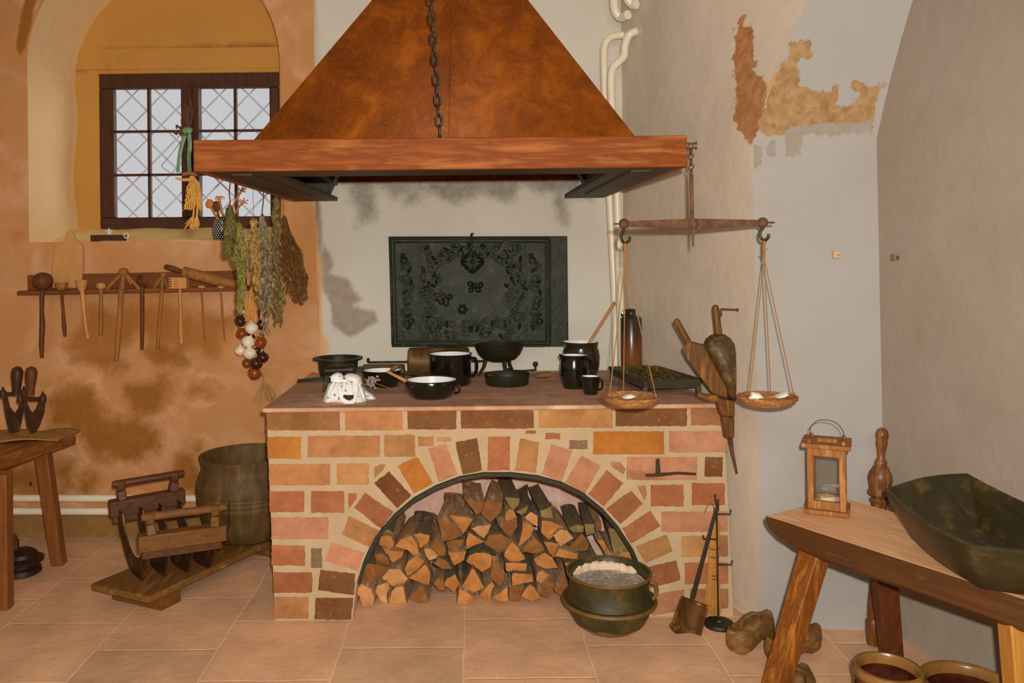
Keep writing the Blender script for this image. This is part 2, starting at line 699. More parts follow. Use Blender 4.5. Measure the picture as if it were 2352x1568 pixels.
m_wb = wallmat('whitewash', col(180, 168, 145), col(173, 160, 137),
               s1=(col(148, 128, 108), col(130, 112, 94), .25), s2=(col(112, 102, 86), col(146, 132, 112), .35),
               s3=(col(196, 150, 96), col(180, 140, 92), .3), third=col(154, 148, 128))
XR = .83
wb = MB()
wb.grid(lambda a, b: Vector((XP + .035 + .012 * math.sin(b * 40) * (1 - a) + (XR - XP - .035) * a, YC, .2 + (ZTOP - .2) * b)), 110, 150)
wb.grid(lambda a, b: Vector((XP - .004 + (.039 + .012 * math.sin(b * 40)) * a, YB + .002 - (YB + .002 - YC) * math.sin(a * math.pi / 2), .2 + (ZTOP - .2) * b)), 5, 150)
struct(wb.build('wall_back', m_wb, org=(0, YC, .2), ang=25, vattr=st_back, recalc=False))

# ---- right-hand walls: splayed wall, pier face under the vault, side wall
ZSP = 1.88


def c12(z):
    if z <= ZSP:
        t = z / ZSP
        return Vector((1.126 - .012 * t, 3.22, z))
    t = (z - ZSP) / .6
    return Vector((1.114 + .16 * t + .05 * t * t, 3.22 - .10 * t, z))


def c23(z):
    if z <= ZSP:
        t = z / ZSP
        return Vector((1.585 - .02 * t, 3.16, z))
    t = (z - ZSP) / .6
    return Vector((1.565 + .07 * t + .04 * t * t, 3.16 - .13 * t, z))


dmgA = [cv([(1150, 80), (1185, 100), (1165, 170), (1235, 200), (1245, 480), (1300, 540), (1345, 590), (1330, 700), (1290, 900), (1225, 1000),
            (1150, 930), (1105, 830), (1115, 640), (1100, 400), (1115, 180)], 3.0154, 1320, 0)]
dmgB = [cv([(1335, 570), (1400, 490), (1470, 400), (1490, 300), (1560, 285), (1645, 295), (1640, 350), (1665, 400), (1560, 415), (1520, 440), (1560, 500),
            (1550, 590), (1620, 610), (1700, 640), (1780, 630), (1830, 590), (1810, 730), (1890, 730), (1960, 690), (1975, 640),
            (1900, 605), (1940, 550), (2060, 590), (2150, 580), (2085, 700), (2060, 900), (1900, 910), (1800, 945), (1640, 930), (1480, 940),
            (1290, 940), (1280, 900), (1320, 700)], 3.0154, 1320, 0)]
dmgC = [cv(p, 3.0154, 1320, 0) for p in ([(1450, 920), (1580, 920), (1560, 1070), (1465, 1075)], [(1320, 1000), (1380, 970), (1395, 1085), (1330, 1085)],
                                          [(1225, 1000), (1300, 1000), (1290, 1120), (1235, 1180), (1205, 1170)], [(1490, 880), (2060, 830), (2050, 905), (1800, 940), (1480, 930)])]


def st_right(co):
    uv = proj_np(np.where(co[:, 1:2] < .4, np.array([[9, 1, 9]]), co))
    return np.stack([smax(dmgA, uv, 9), smax(dmgB, uv, 9), smax(dmgC, uv, 7)], 1)


def pier_mat(name, a, b, s1, s2, s3):
    return wallmat(name, a, b, s1=(*s1, .12), s2=(*s2, .10), s3=(*s3, .12), amp=1.5, nscale=26, third=a, bump=.28)


w1 = MB()


def f1(a, b):
    z = ZTOP * b
    p0 = Vector((.795, 4.34, z))
    p1 = c12(z)
    p = p0.lerp(p1, a)
    if z > ZSP:
        t = (z - ZSP) / .6
        p += Vector((-.06, -.10, 0)) * (t * t) * math.sin(math.pi * a) * .5
    return p


w1.grid(f1, 90, 330)
struct(w1.build('wall_right', pier_mat('greige limewash', col(182, 161, 132), col(172, 152, 127), (col(132, 82, 46), col(166, 114, 70)), (col(190, 140, 80), col(198, 150, 96)), (col(186, 168, 142), col(178, 160, 134))), org=(.97, 3.7, 0), ang=25, vattr=st_right, recalc=False))
w2 = MB()
w2.grid(lambda a, b: c12(ZTOP * b).lerp(c23(ZTOP * b), a), 90, 330)
struct(w2.build('wall_pier', pier_mat('pale limewash', col(142, 132, 119), col(136, 126, 112), (col(122, 76, 42), col(142, 96, 56)), (col(116, 80, 42), col(152, 120, 80)), (col(134, 121, 104), col(124, 110, 92))), org=(1.35, 3.19, 0), ang=25, vattr=st_right, recalc=False))
w3 = MB()


def f3(a, b):
    z = ZTOP * b
    p0 = c23(z)
    p1 = Vector((3.3, -2.8, z))
    if z > ZSP:
        p1 += Vector((-.25, 0, 0)) * ((z - ZSP) / .6) ** 2 * .3
    return p0.lerp(p1, a)


w3.grid(f3, 40, 330)
struct(w3.build('wall_side', wallmat('warm limewash', col(132, 115, 96), col(125, 108, 88)), org=(2.2, 0, 0), ang=25,
                vattr=lambda co: np.zeros((len(co), 3)), recalc=False))
# unseen remainder of the room
rm = MB()
rm.grid(lambda a, b: Vector((XL, YB + (-2.8 - YB) * a, ZTOP * b)), 4, 4)
m_plain = wallmat('plain room limewash', (.72, .70, .66, 1), (.66, .64, .60, 1))
struct(rm.build('wall_far_left', m_plain, org=(XL, 1, 0), recalc=False))
rm = MB()
rm.grid(lambda a, b: Vector((XL + (3.3 - XL) * a, -2.8, ZTOP * b)), 4, 4)
struct(rm.build('wall_front', m_plain, org=(0, -2.8, 0), recalc=False))
rm = MB()
rm.grid(lambda a, b: Vector((XL - .1 + 6.6 * a, -2.9 + 7.9 * b, ZTOP)), 4, 4)
struct(rm.build('ceiling', m_plain, org=(0, 1, ZTOP), recalc=False,
                vattr=lambda co: np.zeros((len(co), 3))))

# ---- floor of stone slabs
t = NT('worn stone slabs')
v = t.coords(rand=False, world=True, rot=(0, 0, math.pi / 2))
wv = t.n('ShaderNodeVectorMath', operation='ADD')
nz = t.n('ShaderNodeTexNoise')
nz.inputs['Scale'].default_value = 5
t.l(v, nz.inputs['Vector'])
sc_ = t.n('ShaderNodeVectorMath', operation='SCALE')
sc_.inputs['Scale'].default_value = .02
t.l(nz.outputs['Color'], sc_.inputs[0])
mpb = t.n('ShaderNodeMapping')
mpb.inputs['Location'].default_value = (.30, .02, 0)
t.l(v, mpb.inputs['Vector'])
t.l(mpb.outputs[0], wv.inputs[0])
t.l(sc_.outputs[0], wv.inputs[1])
br = t.n('ShaderNodeTexBrick')
t.l(wv.outputs[0], br.inputs['Vector'])
br.inputs['Scale'].default_value = 1
br.inputs['Brick Width'].default_value = .46
br.inputs['Row Height'].default_value = .455
br.inputs['Mortar Size'].default_value = .006
br.inputs['Mortar Smooth'].default_value = .6
br.inputs['Bias'].default_value = -.1
br.inputs['Color1'].default_value = col(194, 146, 104)
br.inputs['Color2'].default_value = col(176, 136, 98)
br.inputs['Mortar'].default_value = col(200, 160, 122)
vv_ = t.coords(rand=False, world=True)
n1 = t.noise(vv_, 3.5, 7, .65)
c = t.mix(1.0, br.outputs['Color'], t.ramp(n1, [(.3, (.72, .72, .72, 1)), (.7, (1.12, 1.1, 1.08, 1))]), 'MULTIPLY')
n2 = t.noise(vv_, 45, 4, .6)
c = t.mix(t.math('MULTIPLY', t.sstep(n2, .6, .72), .35), c, col(120, 98, 76))
t.l(c, t.b.inputs['Base Color'])
t.b.inputs['Roughness'].default_value = .62
t.b.inputs['Specular IOR Level'].default_value = .3
h = t.math('SUBTRACT', t.noise(vv_, 26, 5, .6), t.math('MULTIPLY', br.outputs['Fac'], .8))
t.l(t.bump(h, .35, .008), t.b.inputs['Normal'])
m_floor = t.m
fl = MB()
fl.box((.2, 1.0, -.05), (7.0, 8.0, .1))
struct(fl.build('floor', m_floor, org=(0, 1, 0), ang=0))

# ---- heating pipes
m_pipe = M('cream pipe enamel', col(206, 186, 152), col(198, 176, 144), rough=.32, bump=.05, spec=.5)
for v_, lb in ((1145, 'upper of two cream heating pipes running along the base of the tan wall'),
               (1175, 'lower of two cream heating pipes running along the base of the tan wall')):
    q = MB()
    a = P(-230, v_ - 2, 4.27)
    b = P(606, v_, 4.27)
    q.tube([a, b], .0185, 14)
    tag(q.build('heating_pipe', m_pipe, org=(-1.9, 4.27, a.z - .0185)), lb, 'pipe', 'heating pipes')


def vpipe(px, y, r, lb, y2=None):
    q = MB()
    pts = spline([P(u, v, yy) for u, v, yy in px], 7)
    q.tube(pts, r, 14)
    o = q.build('heating_pipe', m_pipe, org=tuple(pts[-1]), ang=60)
    tag(o, lb, 'pipe', 'heating pipes')
    return o


vpipe([(1432, 80, 4.20), (1402, 86, 4.2), (1388, 108, 4.2), (1387, 150, 4.2), (1390, 250, 4.2), (1398, 415, 4.2), (1405, 550, 4.2), (1412, 690, 4.2), (1415, 852, 4.2)], 4.2, .019,
      'left of two tall cream pipes in the corner right of the hearth')
vpipe([(1466, 70, 4.1), (1445, 80, 4.12), (1435, 106, 4.12), (1433, 128, 4.12), (1420, 143, 4.12), (1406, 160, 4.12), (1403, 200, 4.12), (1409, 310, 4.12), (1417, 450, 4.12), (1424, 690, 4.12), (1429, 852, 4.12)],
      4.12, .020, 'right of two tall cream pipes, with an S bend below its wall entry')
vpipe([(1442, 34, 4.1), (1426, 40, 4.15), (1412, 22, 4.15), (1409, -20, 4.15), (1409, -80, 4.15)], 4.15, .023, 'short curved cream pipe coming down at the top edge, left one')
vpipe([(1462, 10, 4.05), (1452, 10, 4.07), (1438, -10, 4.07), (1430, -70, 4.07)], 4.07, .022, 'short curved cream pipe end at the top edge, right one')
# small marks on the walls
q = MB()
q.tube([P(70, 1108, 4.32), P(70, 1112, 4.285)], .004, 6)
q.sphere(P(70, 1112, 4.283), .008, 8, 6)
tag(q.build('nail', M('old nail', col(60, 40, 18), col(44, 30, 14)), org=P(70, 1112, 4.29)), 'small dark nail low in the tan wall behind the table leg', 'nail')
m_rust = M('rusty iron', col(96, 62, 36), col(58, 36, 20), scale=30, rough=.75, bump=.4, metal=.3)
for u, v_, y, lb in ((1919, 585, 3.175, 'small pale square wall box, left of two on the white wall'), (2055, 591, 3.09, 'small brown square wall box, right of two on the wall')):
    q = MB()
    c = P(u, v_, y)
    q.box(c + Vector((0, -.006, 0)), (.026, .03, .024))
    r = q.build('wall_box', M('box face ' + lb[6:11], col(190, 160, 118) if u < 2000 else col(120, 92, 66)), org=c, bev=.003)
    tag(r, lb, 'wall box', 'small wall boxes')
    q = MB()
    q.box(c + Vector((.001, -.022, -.001)), (.013, .006, .012))
    q.build('inset', m_rust if u > 2000 else M('box inset', col(160, 126, 84)), r)

# ================================================================ brick hearth
BS = (2.138, 600, 880)


def BP(x, y, d=0.0):
    return P(BS[1] + x / BS[0], BS[2] + y / BS[0], YH - d)


hearth = thing('brick_hearth', 'whitewashed-joint red brick hearth with an arched log opening', 'hearth', (.0, 3.8, 0))
arch_px = [(810, 1428), (814, 1380), (820, 1335), (836, 1285), (860, 1232), (905, 1180), (950, 1142), (1000, 1114), (1055, 1093), (1110, 1084), (1175, 1084),
           (1235, 1091), (1290, 1106), (1340, 1131), (1385, 1168), (1420, 1208), (1455, 1262), (1478, 1318), (1488, 1370), (1490, 1425)]
arch3 = [P(u, v, YH) for u, v in arch_px]
for p_ in (arch3[0], arch3[-1]):
    p_.z = 0
n_a = len(arch3)
TL, TR = P(612, 937, YH), P(1661, 926, YH)
TL.z = TR.z = ZT - .004
BL_, BR_ = P(632, 1425, YH), P(1684, 1415, YH)
BL_.z = BR_.z = 0
YHB = 4.27
outer = []
for i in range(n_a):
    a = i / (n_a - 1)
    if a < .22:
        outer.append(BL_.lerp(TL, a / .22))
    elif a < .78:
        outer.append(TL.lerp(TR, (a - .22) / .56))
    else:
        outer.append(TR.lerp(BR_, (a - .78) / .22))
# make sure the corners are hit
outer[0], outer[-1] = BL_.copy(), BR_.copy()
i1 = min(range(n_a), key=lambda i: abs(i / (n_a - 1) - .22))
i2 = min(range(n_a), key=lambda i: abs(i / (n_a - 1) - .78))
outer[i1], outer[i2] = TL.copy(), TR.copy()
for i in range(i1):
    outer[i] = BL_.lerp(TL, i / i1)
for i in range(i1, i2):
    outer[i] = TL.lerp(TR, (i - i1) / (i2 - i1))
for i in range(i2, n_a):
    outer[i] = TR.lerp(BR_, (i - i2) / (n_a - 1 - i2))
mo = MB()
mo.loft([arch3, outer], False, False, closed=False)
# left side, right side
def back(p, y=YHB, x=None):
    return Vector((p.x if x is None else x, y, p.z))


mo.loft([[BL_, TL], [back(BL_), back(TL)]], False, False, closed=False)
mo.loft([[TR, BR_], [Vector((1.0, 3.55, TR.z)), Vector((1.01, 3.55, 0))]], False, False, closed=False)
m_mortar = M('cream lime mortar', col(162, 134, 98), col(150, 122, 86), scale=9, rough=.92, bump=.35, bd=.006)
mo.build('mortar_body', m_mortar, hearth, ang=20)

BC = {'o': (204, 140, 86), 'O': (208, 130, 54), 'om': (200, 142, 84), 'd': (142, 92, 52), 'D': (132, 80, 42), 'p': (208, 142, 102), 'r': (184, 112, 70),
      's': (186, 122, 80), 'mott': (172, 120, 66), 'g': (140, 112, 80)}
rows = [
    (28, 122, 385, 230, 'mott'), (412, 122, 695, 230, 'o'), (718, 120, 958, 226, 'd'), (980, 118, 1337, 222, 'd'), (1362, 116, 1725, 218, 'om'),
    (1740, 114, 2090, 210, 'd'), (2110, 112, 2258, 206, 's'),
    (30, 262, 195, 370, 'O'), (228, 258, 582, 362, 'o'), (605, 254, 755, 360, 'om'), (1630, 236, 1978, 348, 'O'), (2003, 234, 2288, 338, 'p'),
    (38, 396, 338, 500, 'o'), (372, 394, 528, 496, 'om'), (1795, 362, 2140, 474, 'p'), (2178, 362, 2265, 458, 'D'),
    (40, 530, 212, 632, 'r'), (245, 530, 408, 635, 'r'), (1912, 498, 2075, 604, 'r'), (2115, 490, 2276, 598, 'r'),
    (48, 658, 330, 765, 'p'), (1965, 630, 2290, 728, 'p'), (50, 795, 215, 895, 'r'), (245, 808, 298, 905, 'g'), (2062, 748, 2190, 852, 'om'),
    (2212, 745, 2292, 850, 's'), (60, 928, 250, 1028, 'r'), (2080, 880, 2292, 985, 'r'), (62, 1048, 232, 1155, 'o'), (2105, 1008, 2294, 1105, 's'),
    (770, 262, 848, 308, 'o'), (862, 266, 935, 284, 'p'), (1298, 232, 1348, 248, 'r'), (1395, 244, 1468, 274, 'r'), (1512, 280, 1602, 322, 'g'),
]
quads = [
    ([(555, 412), (585, 395), (608, 398), (600, 425), (555, 468)], 'o'), ([(425, 540), (468, 538), (466, 570), (430, 618)], 'r'),
    ([(1715, 385), (1760, 385), (1790, 420), (1780, 445), (1720, 408)], 'p'), ([(1850, 505), (1885, 500), (1895, 545), (1882, 580)], 'p'),
    ([(1650 + 215, 905 + 105), (1905, 1010), (1905, 1030)], 's'),
    ([(268, 1052), (452, 1052), (440, 1160), (262, 1160)], 'd'), ([(290, 915), (462, 935), (455, 1040), (278, 1015)], 'd'), ([(345, 780), (505, 830), (475, 920), (315, 872)], 'p'),
    ([(430, 648), (580, 725), (540, 810), (398, 742)], 'o'), ([(510, 537), (650, 632), (588, 715), (458, 612)], 'r'), ([(628, 432), (738, 552), (668, 615), (556, 490)], 'D'),
    ([(765, 360), (845, 490), (750, 542), (668, 405)], 'O'), ([(905, 295), (962, 445), (872, 486), (822, 320)], 'p'), ([(1060, 268), (1085, 428), (990, 446), (952, 290)], 'd'),
    ([(1115, 262), (1222, 262), (1220, 426), (1112, 426)], 'r'), ([(1272, 270), (1365, 290), (1350, 438), (1245, 426)], 'om'), ([(1425, 300), (1528, 330), (1475, 483), (1378, 445)], 'p'),
    ([(1572, 355), (1665, 405), (1590, 543), (1492, 485)], 'p'), ([(1695, 425), (1778, 490), (1685, 603), (1604, 545)], 'r'), ([(1815, 528), (1875, 590), (1764, 692), (1692, 615)], 'r'),
    ([(1910, 625), (1960, 700), (1817, 788), (1772, 715)], 'r'), ([(1990, 742), (2020, 825), (1890, 882), (1838, 800)], 'om'), ([(2040, 868), (2060, 965), (1910, 1005), (1884, 905)], 'r'),
    ([(2075, 1010), (2085, 1115), (1918, 1140), (1908, 1040)], 'p'),
]
for x0, y0, x1, y1, k in rows:
    quads.append(([(x0, y0), (x1, y0), (x1, y1), (x0, y1)], k))
bk = MB()
for pts, k in quads:
    edge = []
    m = len(pts)
    for i in range(m):
        a, b = pts[i], pts[(i + 1) % m]
        L = math.hypot(b[0] - a[0], b[1] - a[1])
        nn = max(2, int(L / 14))
        for j in range(nn):
            f = j / nn
            jj = 2.2
            edge.append((a[0] + (b[0] - a[0]) * f + RND.uniform(-jj, jj), a[1] + (b[1] - a[1]) * f + RND.uniform(-jj, jj)))
    cx = sum(p[0] for p in edge) / len(edge)
    cy = sum(p[1] for p in edge) / len(edge)
    def inset(d, q):
        out = []
        for x, y in q:
            L = math.hypot(x - cx, y - cy)
            out.append((cx + (x - cx) * (1 - d / L), cy + (y - cy) * (1 - d / L)))
        return out
    base = [s2l(q) for q in BC[k]]
    w = RND.uniform(.9, 1.12)
    cc = tuple(min(1, x * w * RND.uniform(.97, 1.03)) for x in base) + (1,)
    r0 = [BP(x, y, -.012) for x, y in edge]
    r1 = [BP(x, y, .0008) for x, y in edge]
    r2 = [BP(x, y, .0022) for x, y in inset(3, edge)]
    bk.loft([r0, r1, r2], False, True, c=cc)
t = NT('handmade red brick')
v = t.coords(rand=False)
a = t.n('ShaderNodeAttribute', attribute_name='tint')
n1 = t.noise(v, 9, 8, .72)
K = .475 / .62
c = t.mix(1.0, a.outputs['Color'], t.ramp(n1, [(.28, (.70 * K, .74 * K, .72 * K, 1)), (.5, (1.0 * K, 1.05 * K, 1.12 * K, 1)), (.72, (1.24 * K, 1.38 * K, 1.6 * K, 1))]), 'MULTIPLY')
n2 = t.noise(v, 60, 4, .6)
c = t.mix(t.math('MULTIPLY', t.sstep(n2, .60, .72), .35), c, col(152, 122, 88))
n3 = t.noise(v, 5, 5, .6)
c = t.mix(t.math('MULTIPLY', t.sstep(n3, .56, .72), .5), c, col(104, 66, 38))
t.l(c, t.b.inputs['Base Color'])
t.b.inputs['Roughness'].default_value = .85
t.b.inputs['Specular IOR Level'].default_value = .2
t.l(t.bump(t.noise(v, 50, 5, .65), .5, .006), t.b.inputs['Normal'])
m_brick = t.m
bk.build('brickwork', m_brick, hearth, ang=25)

ia = MB()
for pts in ([(1885, 446), (1960, 440), (2050, 434), (2137, 440), (2135, 452), (2040, 448), (1960, 458), (1890, 460)], [(1938, 372), (1956, 370), (1962, 440), (1936, 444)]):
    ia.prism([BP(x, y, .004) for x, y in pts], (0, .006, 0))
ia.build('iron_anchor', M('rusty wall anchor', col(64, 40, 16), col(40, 26, 10), scale=40, bump=.6), hearth)
# inside of the opening
m_in = M('sooty pale brick', col(196, 164, 142), col(182, 138, 110), col(206, 180, 160), scale=7, rough=.9, bump=.5)
fb = MB()
deep = [Vector((p.x, 3.92, p.z)) for p in arch3]
fb.loft([[p + Vector((0, .004, 0)) for p in arch3], deep], False, False, closed=False)
fb.add([Vector((q.x, 3.92, q.z)) for q in arch3], [tuple(range(n_a))])
fb.build('firebox', m_in, hearth, ang=30)
# steel strip that carries the arch
m_black = M('black iron', col(20, 22, 12, .5), col(34, 30, 14, .5), scale=14, rough=.45, bump=.25, spec=.6, metal=.2)
ss = MB()
sp_ = arch3[2:-1]
cen = Vector((P(1145, 1400, YH).x, YH, 0))
rings = []
for p in sp_:
    d = (p - cen).normalized()
    a, b = p - d * .002, p - d * .015
    rings.append([Vector((a.x, YH - .012, a.z)), Vector((a.x, YH + .07, a.z)), Vector((b.x, YH + .07, b.z)), Vector((b.x, YH - .012, b.z))])
ss.loft(rings)
ss.build('arch_strip', m_black, hearth, ang=30)
# brick-paved top
t = NT('brick paving of the hearth top')
v = t.coords(rand=False, world=True)
mp = t.n('ShaderNodeMapping')
mp.inputs['Location'].default_value = (.13, .025, 0)
t.l(v, mp.inputs['Vector'])
br = t.n('ShaderNodeTexBrick')
t.l(mp.outputs[0], br.inputs['Vector'])
br.inputs['Scale'].default_value = 1
br.inputs['Brick Width'].default_value = .30
br.inputs['Row Height'].default_value = .125
br.inputs['Mortar Size'].default_value = .007
br.inputs['Mortar Smooth'].default_value = .4
br.inputs['Color1'].default_value = col(190, 140, 106)
br.inputs['Color2'].default_value = col(158, 112, 82)
br.inputs['Mortar'].default_value = col(176, 140, 108)
n1 = t.noise(v, 6, 7, .65)
c = t.mix(1.0, br.outputs['Color'], t.ramp(n1, [(.3, (.7, .68, .66, 1)), (.7, (1.15, 1.1, 1.05, 1))]), 'MULTIPLY')
t.l(c, t.b.inputs['Base Color'])
t.b.inputs['Roughness'].default_value = .75
h = t.math('SUBTRACT', t.noise(v, 40, 5, .6), t.math('MULTIPLY', br.outputs['Fac'], .8))
t.l(t.bump(h, .35, .006), t.b.inputs['Normal'])
m_top = t.m
tp = MB()
e = .012
poly = [Vector((TL.x - e, YH - e, ZT)), Vector((TR.x + e, YH - e, ZT)), Vector((1.015, 3.52, ZT)), Vector((.79, 4.283, ZT)), Vector((TL.x + .02, 4.283, ZT)), Vector((TL.x + .015, 4.316, ZT)), Vector((TL.x - e, 4.316, ZT))]
tp.prism(poly, (0, 0, -.014))
tp.build('brick_top', m_top, hearth, ang=0, bev=.006)
tp = MB()
tp.prism([Vector((TL.x - e - .003, YH - e - .003, ZT + .0015)), Vector((TR.x + e + .003, YH - e - .003, ZT + .0015)), Vector((TR.x - .02, YH + .055, ZT + .0015)), Vector((TL.x + .26, YH + .05, ZT + .0015)), Vector((TL.x + .13, YH + .5, ZT + .0015)), Vector((TL.x - e, YH + .62, ZT + .0015))], (0, 0, -.018))
tp.build('plaster_edge', M('smoothed hearth edge', col(172, 128, 92), col(152, 108, 76), col(186, 146, 110), scale=6, bump=.3), hearth, ang=0, bev=.006)
# ================================================================ extractor hood over the hearth
def woodcol(name, r1, r2, axis=0, **k):
    return wood(name, col(*r1), col(*r2), axis, **k)


t = NT('rusty sheet metal')
v = t.coords((1, 1, .22), rand=False)
f = t.noise(v, 7, 8, .68, .4)
c = t.ramp(f, [(.28, col(70, 30, 3)), (.5, col(98, 44, 4)), (.72, col(130, 64, 8))])
f2 = t.noise(t.coords((1, 1, 1), rand=False), 120, 3, .6)
c = t.mix(t.math('MULTIPLY', t.sstep(f2, .55, .7), .35), c, col(144, 80, 18))
t.l(c, t.b.inputs['Base Color'])
t.b.inputs['Roughness'].default_value = .6
t.b.inputs['Specular IOR Level'].default_value = .15
t.l(t.bump(f2, .2, .002), t.b.inputs['Normal'])
m_hood = t.m
m_rim = wood('reddish stained board', col(118, 58, 20), col(92, 42, 10), 0, .6, 4, .2, .1, col(130, 72, 30))
m_rimy = wood('reddish stained side board', col(118, 58, 20), col(96, 44, 12), 1, .5, 4, .2, .4)
m_under = M('shade-coloured boards', col(58, 40, 18), col(34, 26, 12), scale=6, rough=.6, stretch=(1, .3, 1), bump=.3)  # dark tone paints in the shadow on the hood's underside
m_iron = M('blackened iron', col(34, 32, 16), col(20, 22, 12), col(58, 48, 26), scale=18, rough=.5, bump=.35, metal=.25, spec=.5)

YR = 2.70
RL, RT = P(443, 322, YR), P(1577, 310, YR)
RB_l, RB_r = P(445, 395, YR), P(1580, 383, YR)
zb, zt = (RB_l.z + RB_r.z) / 2, (RL.z + RT.z) / 2
xl, xr = (RL.x + RB_l.x) / 2, (RT.x + RB_r.x) / 2
hood = thing('extractor_hood', 'big rust-brown pyramid hood with a reddish board rim above the brick hearth', 'hood', (0, 3.4, zb))
q = MB()
q.box(((xl + xr) / 2, YR + .0125, (zb + zt) / 2), (xr - xl, .025, zt - zb))
q.build('front_board', m_rim, hearth if False else hood, bev=.003)
q = MB()
q.box((xl + .0125, (YR + .025 + 4.26) / 2, (zb + zt) / 2), (.025, 4.26 - YR - .025, zt - zb))
q.build('side_board', m_rimy, hood, bev=.003)
q = MB()
q.box((xr - .0125, (YR + .025 + 3.70) / 2, (zb + zt) / 2), (.025, 3.70 - YR - .025, zt - zb))
q.build('side_board', m_rimy, hood, bev=.003)
q = MB()
LW = .20
q.box(((xl + xr) / 2, YR + .025 + LW / 2, zb + .012), (xr - xl - .05, LW, .02))
q.box((xl + .025 + LW / 2, (YR + LW + 4.26) / 2 + .02, zb + .012), (LW, 4.26 - YR - LW - .04, .02))
q.box((xr - .025 - LW / 2, (YR + LW + 4.2) / 2 + .02, zb + .012), (LW, 4.2 - YR - LW - .04, .02))
q.box((xl + .03 + LW / 2, 3.35, zb + .001), (.07, 1.1, .012))
q.box((xr - .03 - LW / 2, 3.35, zb + .001), (.07, 1.1, .012))
# ledge boards on top
q.box(((xl + xr) / 2, YR + .025 + LW / 2, zt - .012), (xr - xl - .05, LW, .02))
q.box((xl + .025 + LW / 2, (YR + LW + 4.26) / 2 + .02, zt - .012), (LW, 4.26 - YR - LW - .04, .02))
q.box((xr - .025 - LW / 2, (YR + LW + 3.7) / 2 + .02, zt - .012), (LW, 3.7 - YR - LW - .04, .02))
q.build('soffit_boards', m_under, hood, bev=.002)
yb0 = YR + .15
A0, A1 = P(573, 323, yb0), P(1467, 311, yb0)
A0.z = A1.z = zt - .002
apex = Vector((-.055, 3.92, 3.11))
tt = .86
T0, T1 = A0.lerp(apex, tt), A1.lerp(apex, tt)
B0, B1 = Vector((A0.x, 4.28, A0.z)), Vector((A1.x, 4.28, A1.z))
TB0, TB1 = Vector((T0.x, 4.28, T0.z)), Vector((T1.x, 4.28, T1.z))
q = MB()
q.loft([[A0, A1, B1, B0], [T0, T1, TB1, TB0], [Vector((p.x, p.y, 3.72)) for p in (T0, T1, TB1, TB0)]], False, False)
q.build('hood_shell', m_hood, hood, ang=10, solid=.006)
# seam down the front face
q = MB()
q.bar(P(1035, 0, 3.9).lerp(P(1035, 0, 3.9), 0), P(1035, 0, 3.9) + Vector((0, 0, .001)), .001, .001)
q = MB()
sa = A0.lerp(A1, .512)
sb = T0.lerp(T1, .5)
q.bar(sa + Vector((0, -.004, 0)), sb + Vector((0, -.004, 0)), .004, .002)
q.build('seam', m_hood, hood)
for px in ([(700, 392), (779, 388), (746, 457), (716, 447), (690, 437)], [(1322, 383), (1402, 381), (1394, 413), (1374, 424), (1353, 433)]):
    q = MB()
    q.prism([P(u, v, 4.10) for u, v in px], (0, .10, .0))
    q.build('bracket', m_iron, hood, bev=.003)

# chain in front of the hood
ch = thing('hood_chain', 'dark iron link chain hanging down in front of the hood', 'chain', P(1010, 312, 2.78))
pa, pb = P(1010, 300, 2.78), P(987, -60, 2.80)
dz = (pb - pa).normalized()
Lk = 24 * 2.79 / F
nL = int((pb - pa).length / Lk)
sidev = Vector((0, 1, 0)).cross(dz).normalized()
for i in range(nL + 1):
    c = pa + dz * Lk * i
    q = MB()
    e2 = sidev if i % 2 == 1 else Vector((0, 1, 0))
    hl, hw = Lk * .52, .0095
    pts = []
    for k in range(20):
        a = 2 * math.pi * k / 20
        cx, cy = math.cos(a), math.sin(a)
        pts.append(c + dz * (hl * .55 * (1 if cx > 0 else -1) * (1 if abs(cx) > .05 else 0) + cx * hl * .45 + 0) + e2 * (cy * hw))
    pts.append(pts[0])
    q.tube(pts, .0038, 6, cap=False)
    q.build('link', m_iron, ch)
q = MB()
q.tube([P(1010, 304, 2.78), P(1011, 313, 2.775)], .004, 6)
q.sphere(P(1011, 315, 2.772), .006, 8, 6)
q.build('eye_bolt', m_iron, ch)

# ================================================================ cast-iron fireback
m_cast = M('cast iron fireback', col(13, 17, 3), col(25, 28, 8), col(62, 58, 28), scale=16, rough=.5, bump=.6, bscale=50, spec=.35, lo=.3, hi=.8)
YF = 4.277
fbk = thing('fireback', 'dark cast-iron fireback plate with raised ornament hanging on the white wall', 'fireback', P(1098, 797, YF))
q = MB()
q.prism([P(u, v, YF) for u, v in ((892, 543), (1303, 542), (1306, 796), (900, 797))], (0, .021, 0))
q.build('plate', m_cast, fbk, bev=.003)
q = MB()


def frame(q, x0, y0, x1, y1, w, y, h):
    a, b, c, d = (x0, y0), (x1, y0), (x1 + 1, y1), (x0 + 6, y1)
    for s_, e_ in ((a, b), (b, c), (c, d), (d, a)):
        q.tube([P(*s_, y), P(*e_, y)], w * y / F, 8)


frame(q, 896, 547, 1262, 792, 3.2, YF - .004, .01)
frame(q, 905, 556, 1254, 784, 2.2, YF - .002, .01)
for xx in (964, 1206):
    q.bar(P(xx, 562, YF), P(xx + 3, 778, YF), .013, .012, (0, -1, 0))
q.build('moulding', m_cast, fbk, bev=.002)
q = MB()
rr = random.Random(3)


def scroll(u, v, r, sg=1, turns=1.6):
    k = YF / F
    c = P(u, v, YF - .003)
    pts = []
    for i in range(18):
        a = sg * turns * 2 * math.pi * i / 17 + rr.uniform(-.1, .1) + u
        R = r * k * (1 - .75 * i / 17)
        pts.append(c + Vector((math.cos(a) * R, -.002, math.sin(a) * R)))
    q.tube(pts, [.0075 * (1 - .5 * i / 17) for i in range(18)], 6)


def knob(u, v, r, sq=.5):
    k = YF / F
    q.sphere(P(u, v, YF - .001), (r * k, .015, r * k), 10, 6)


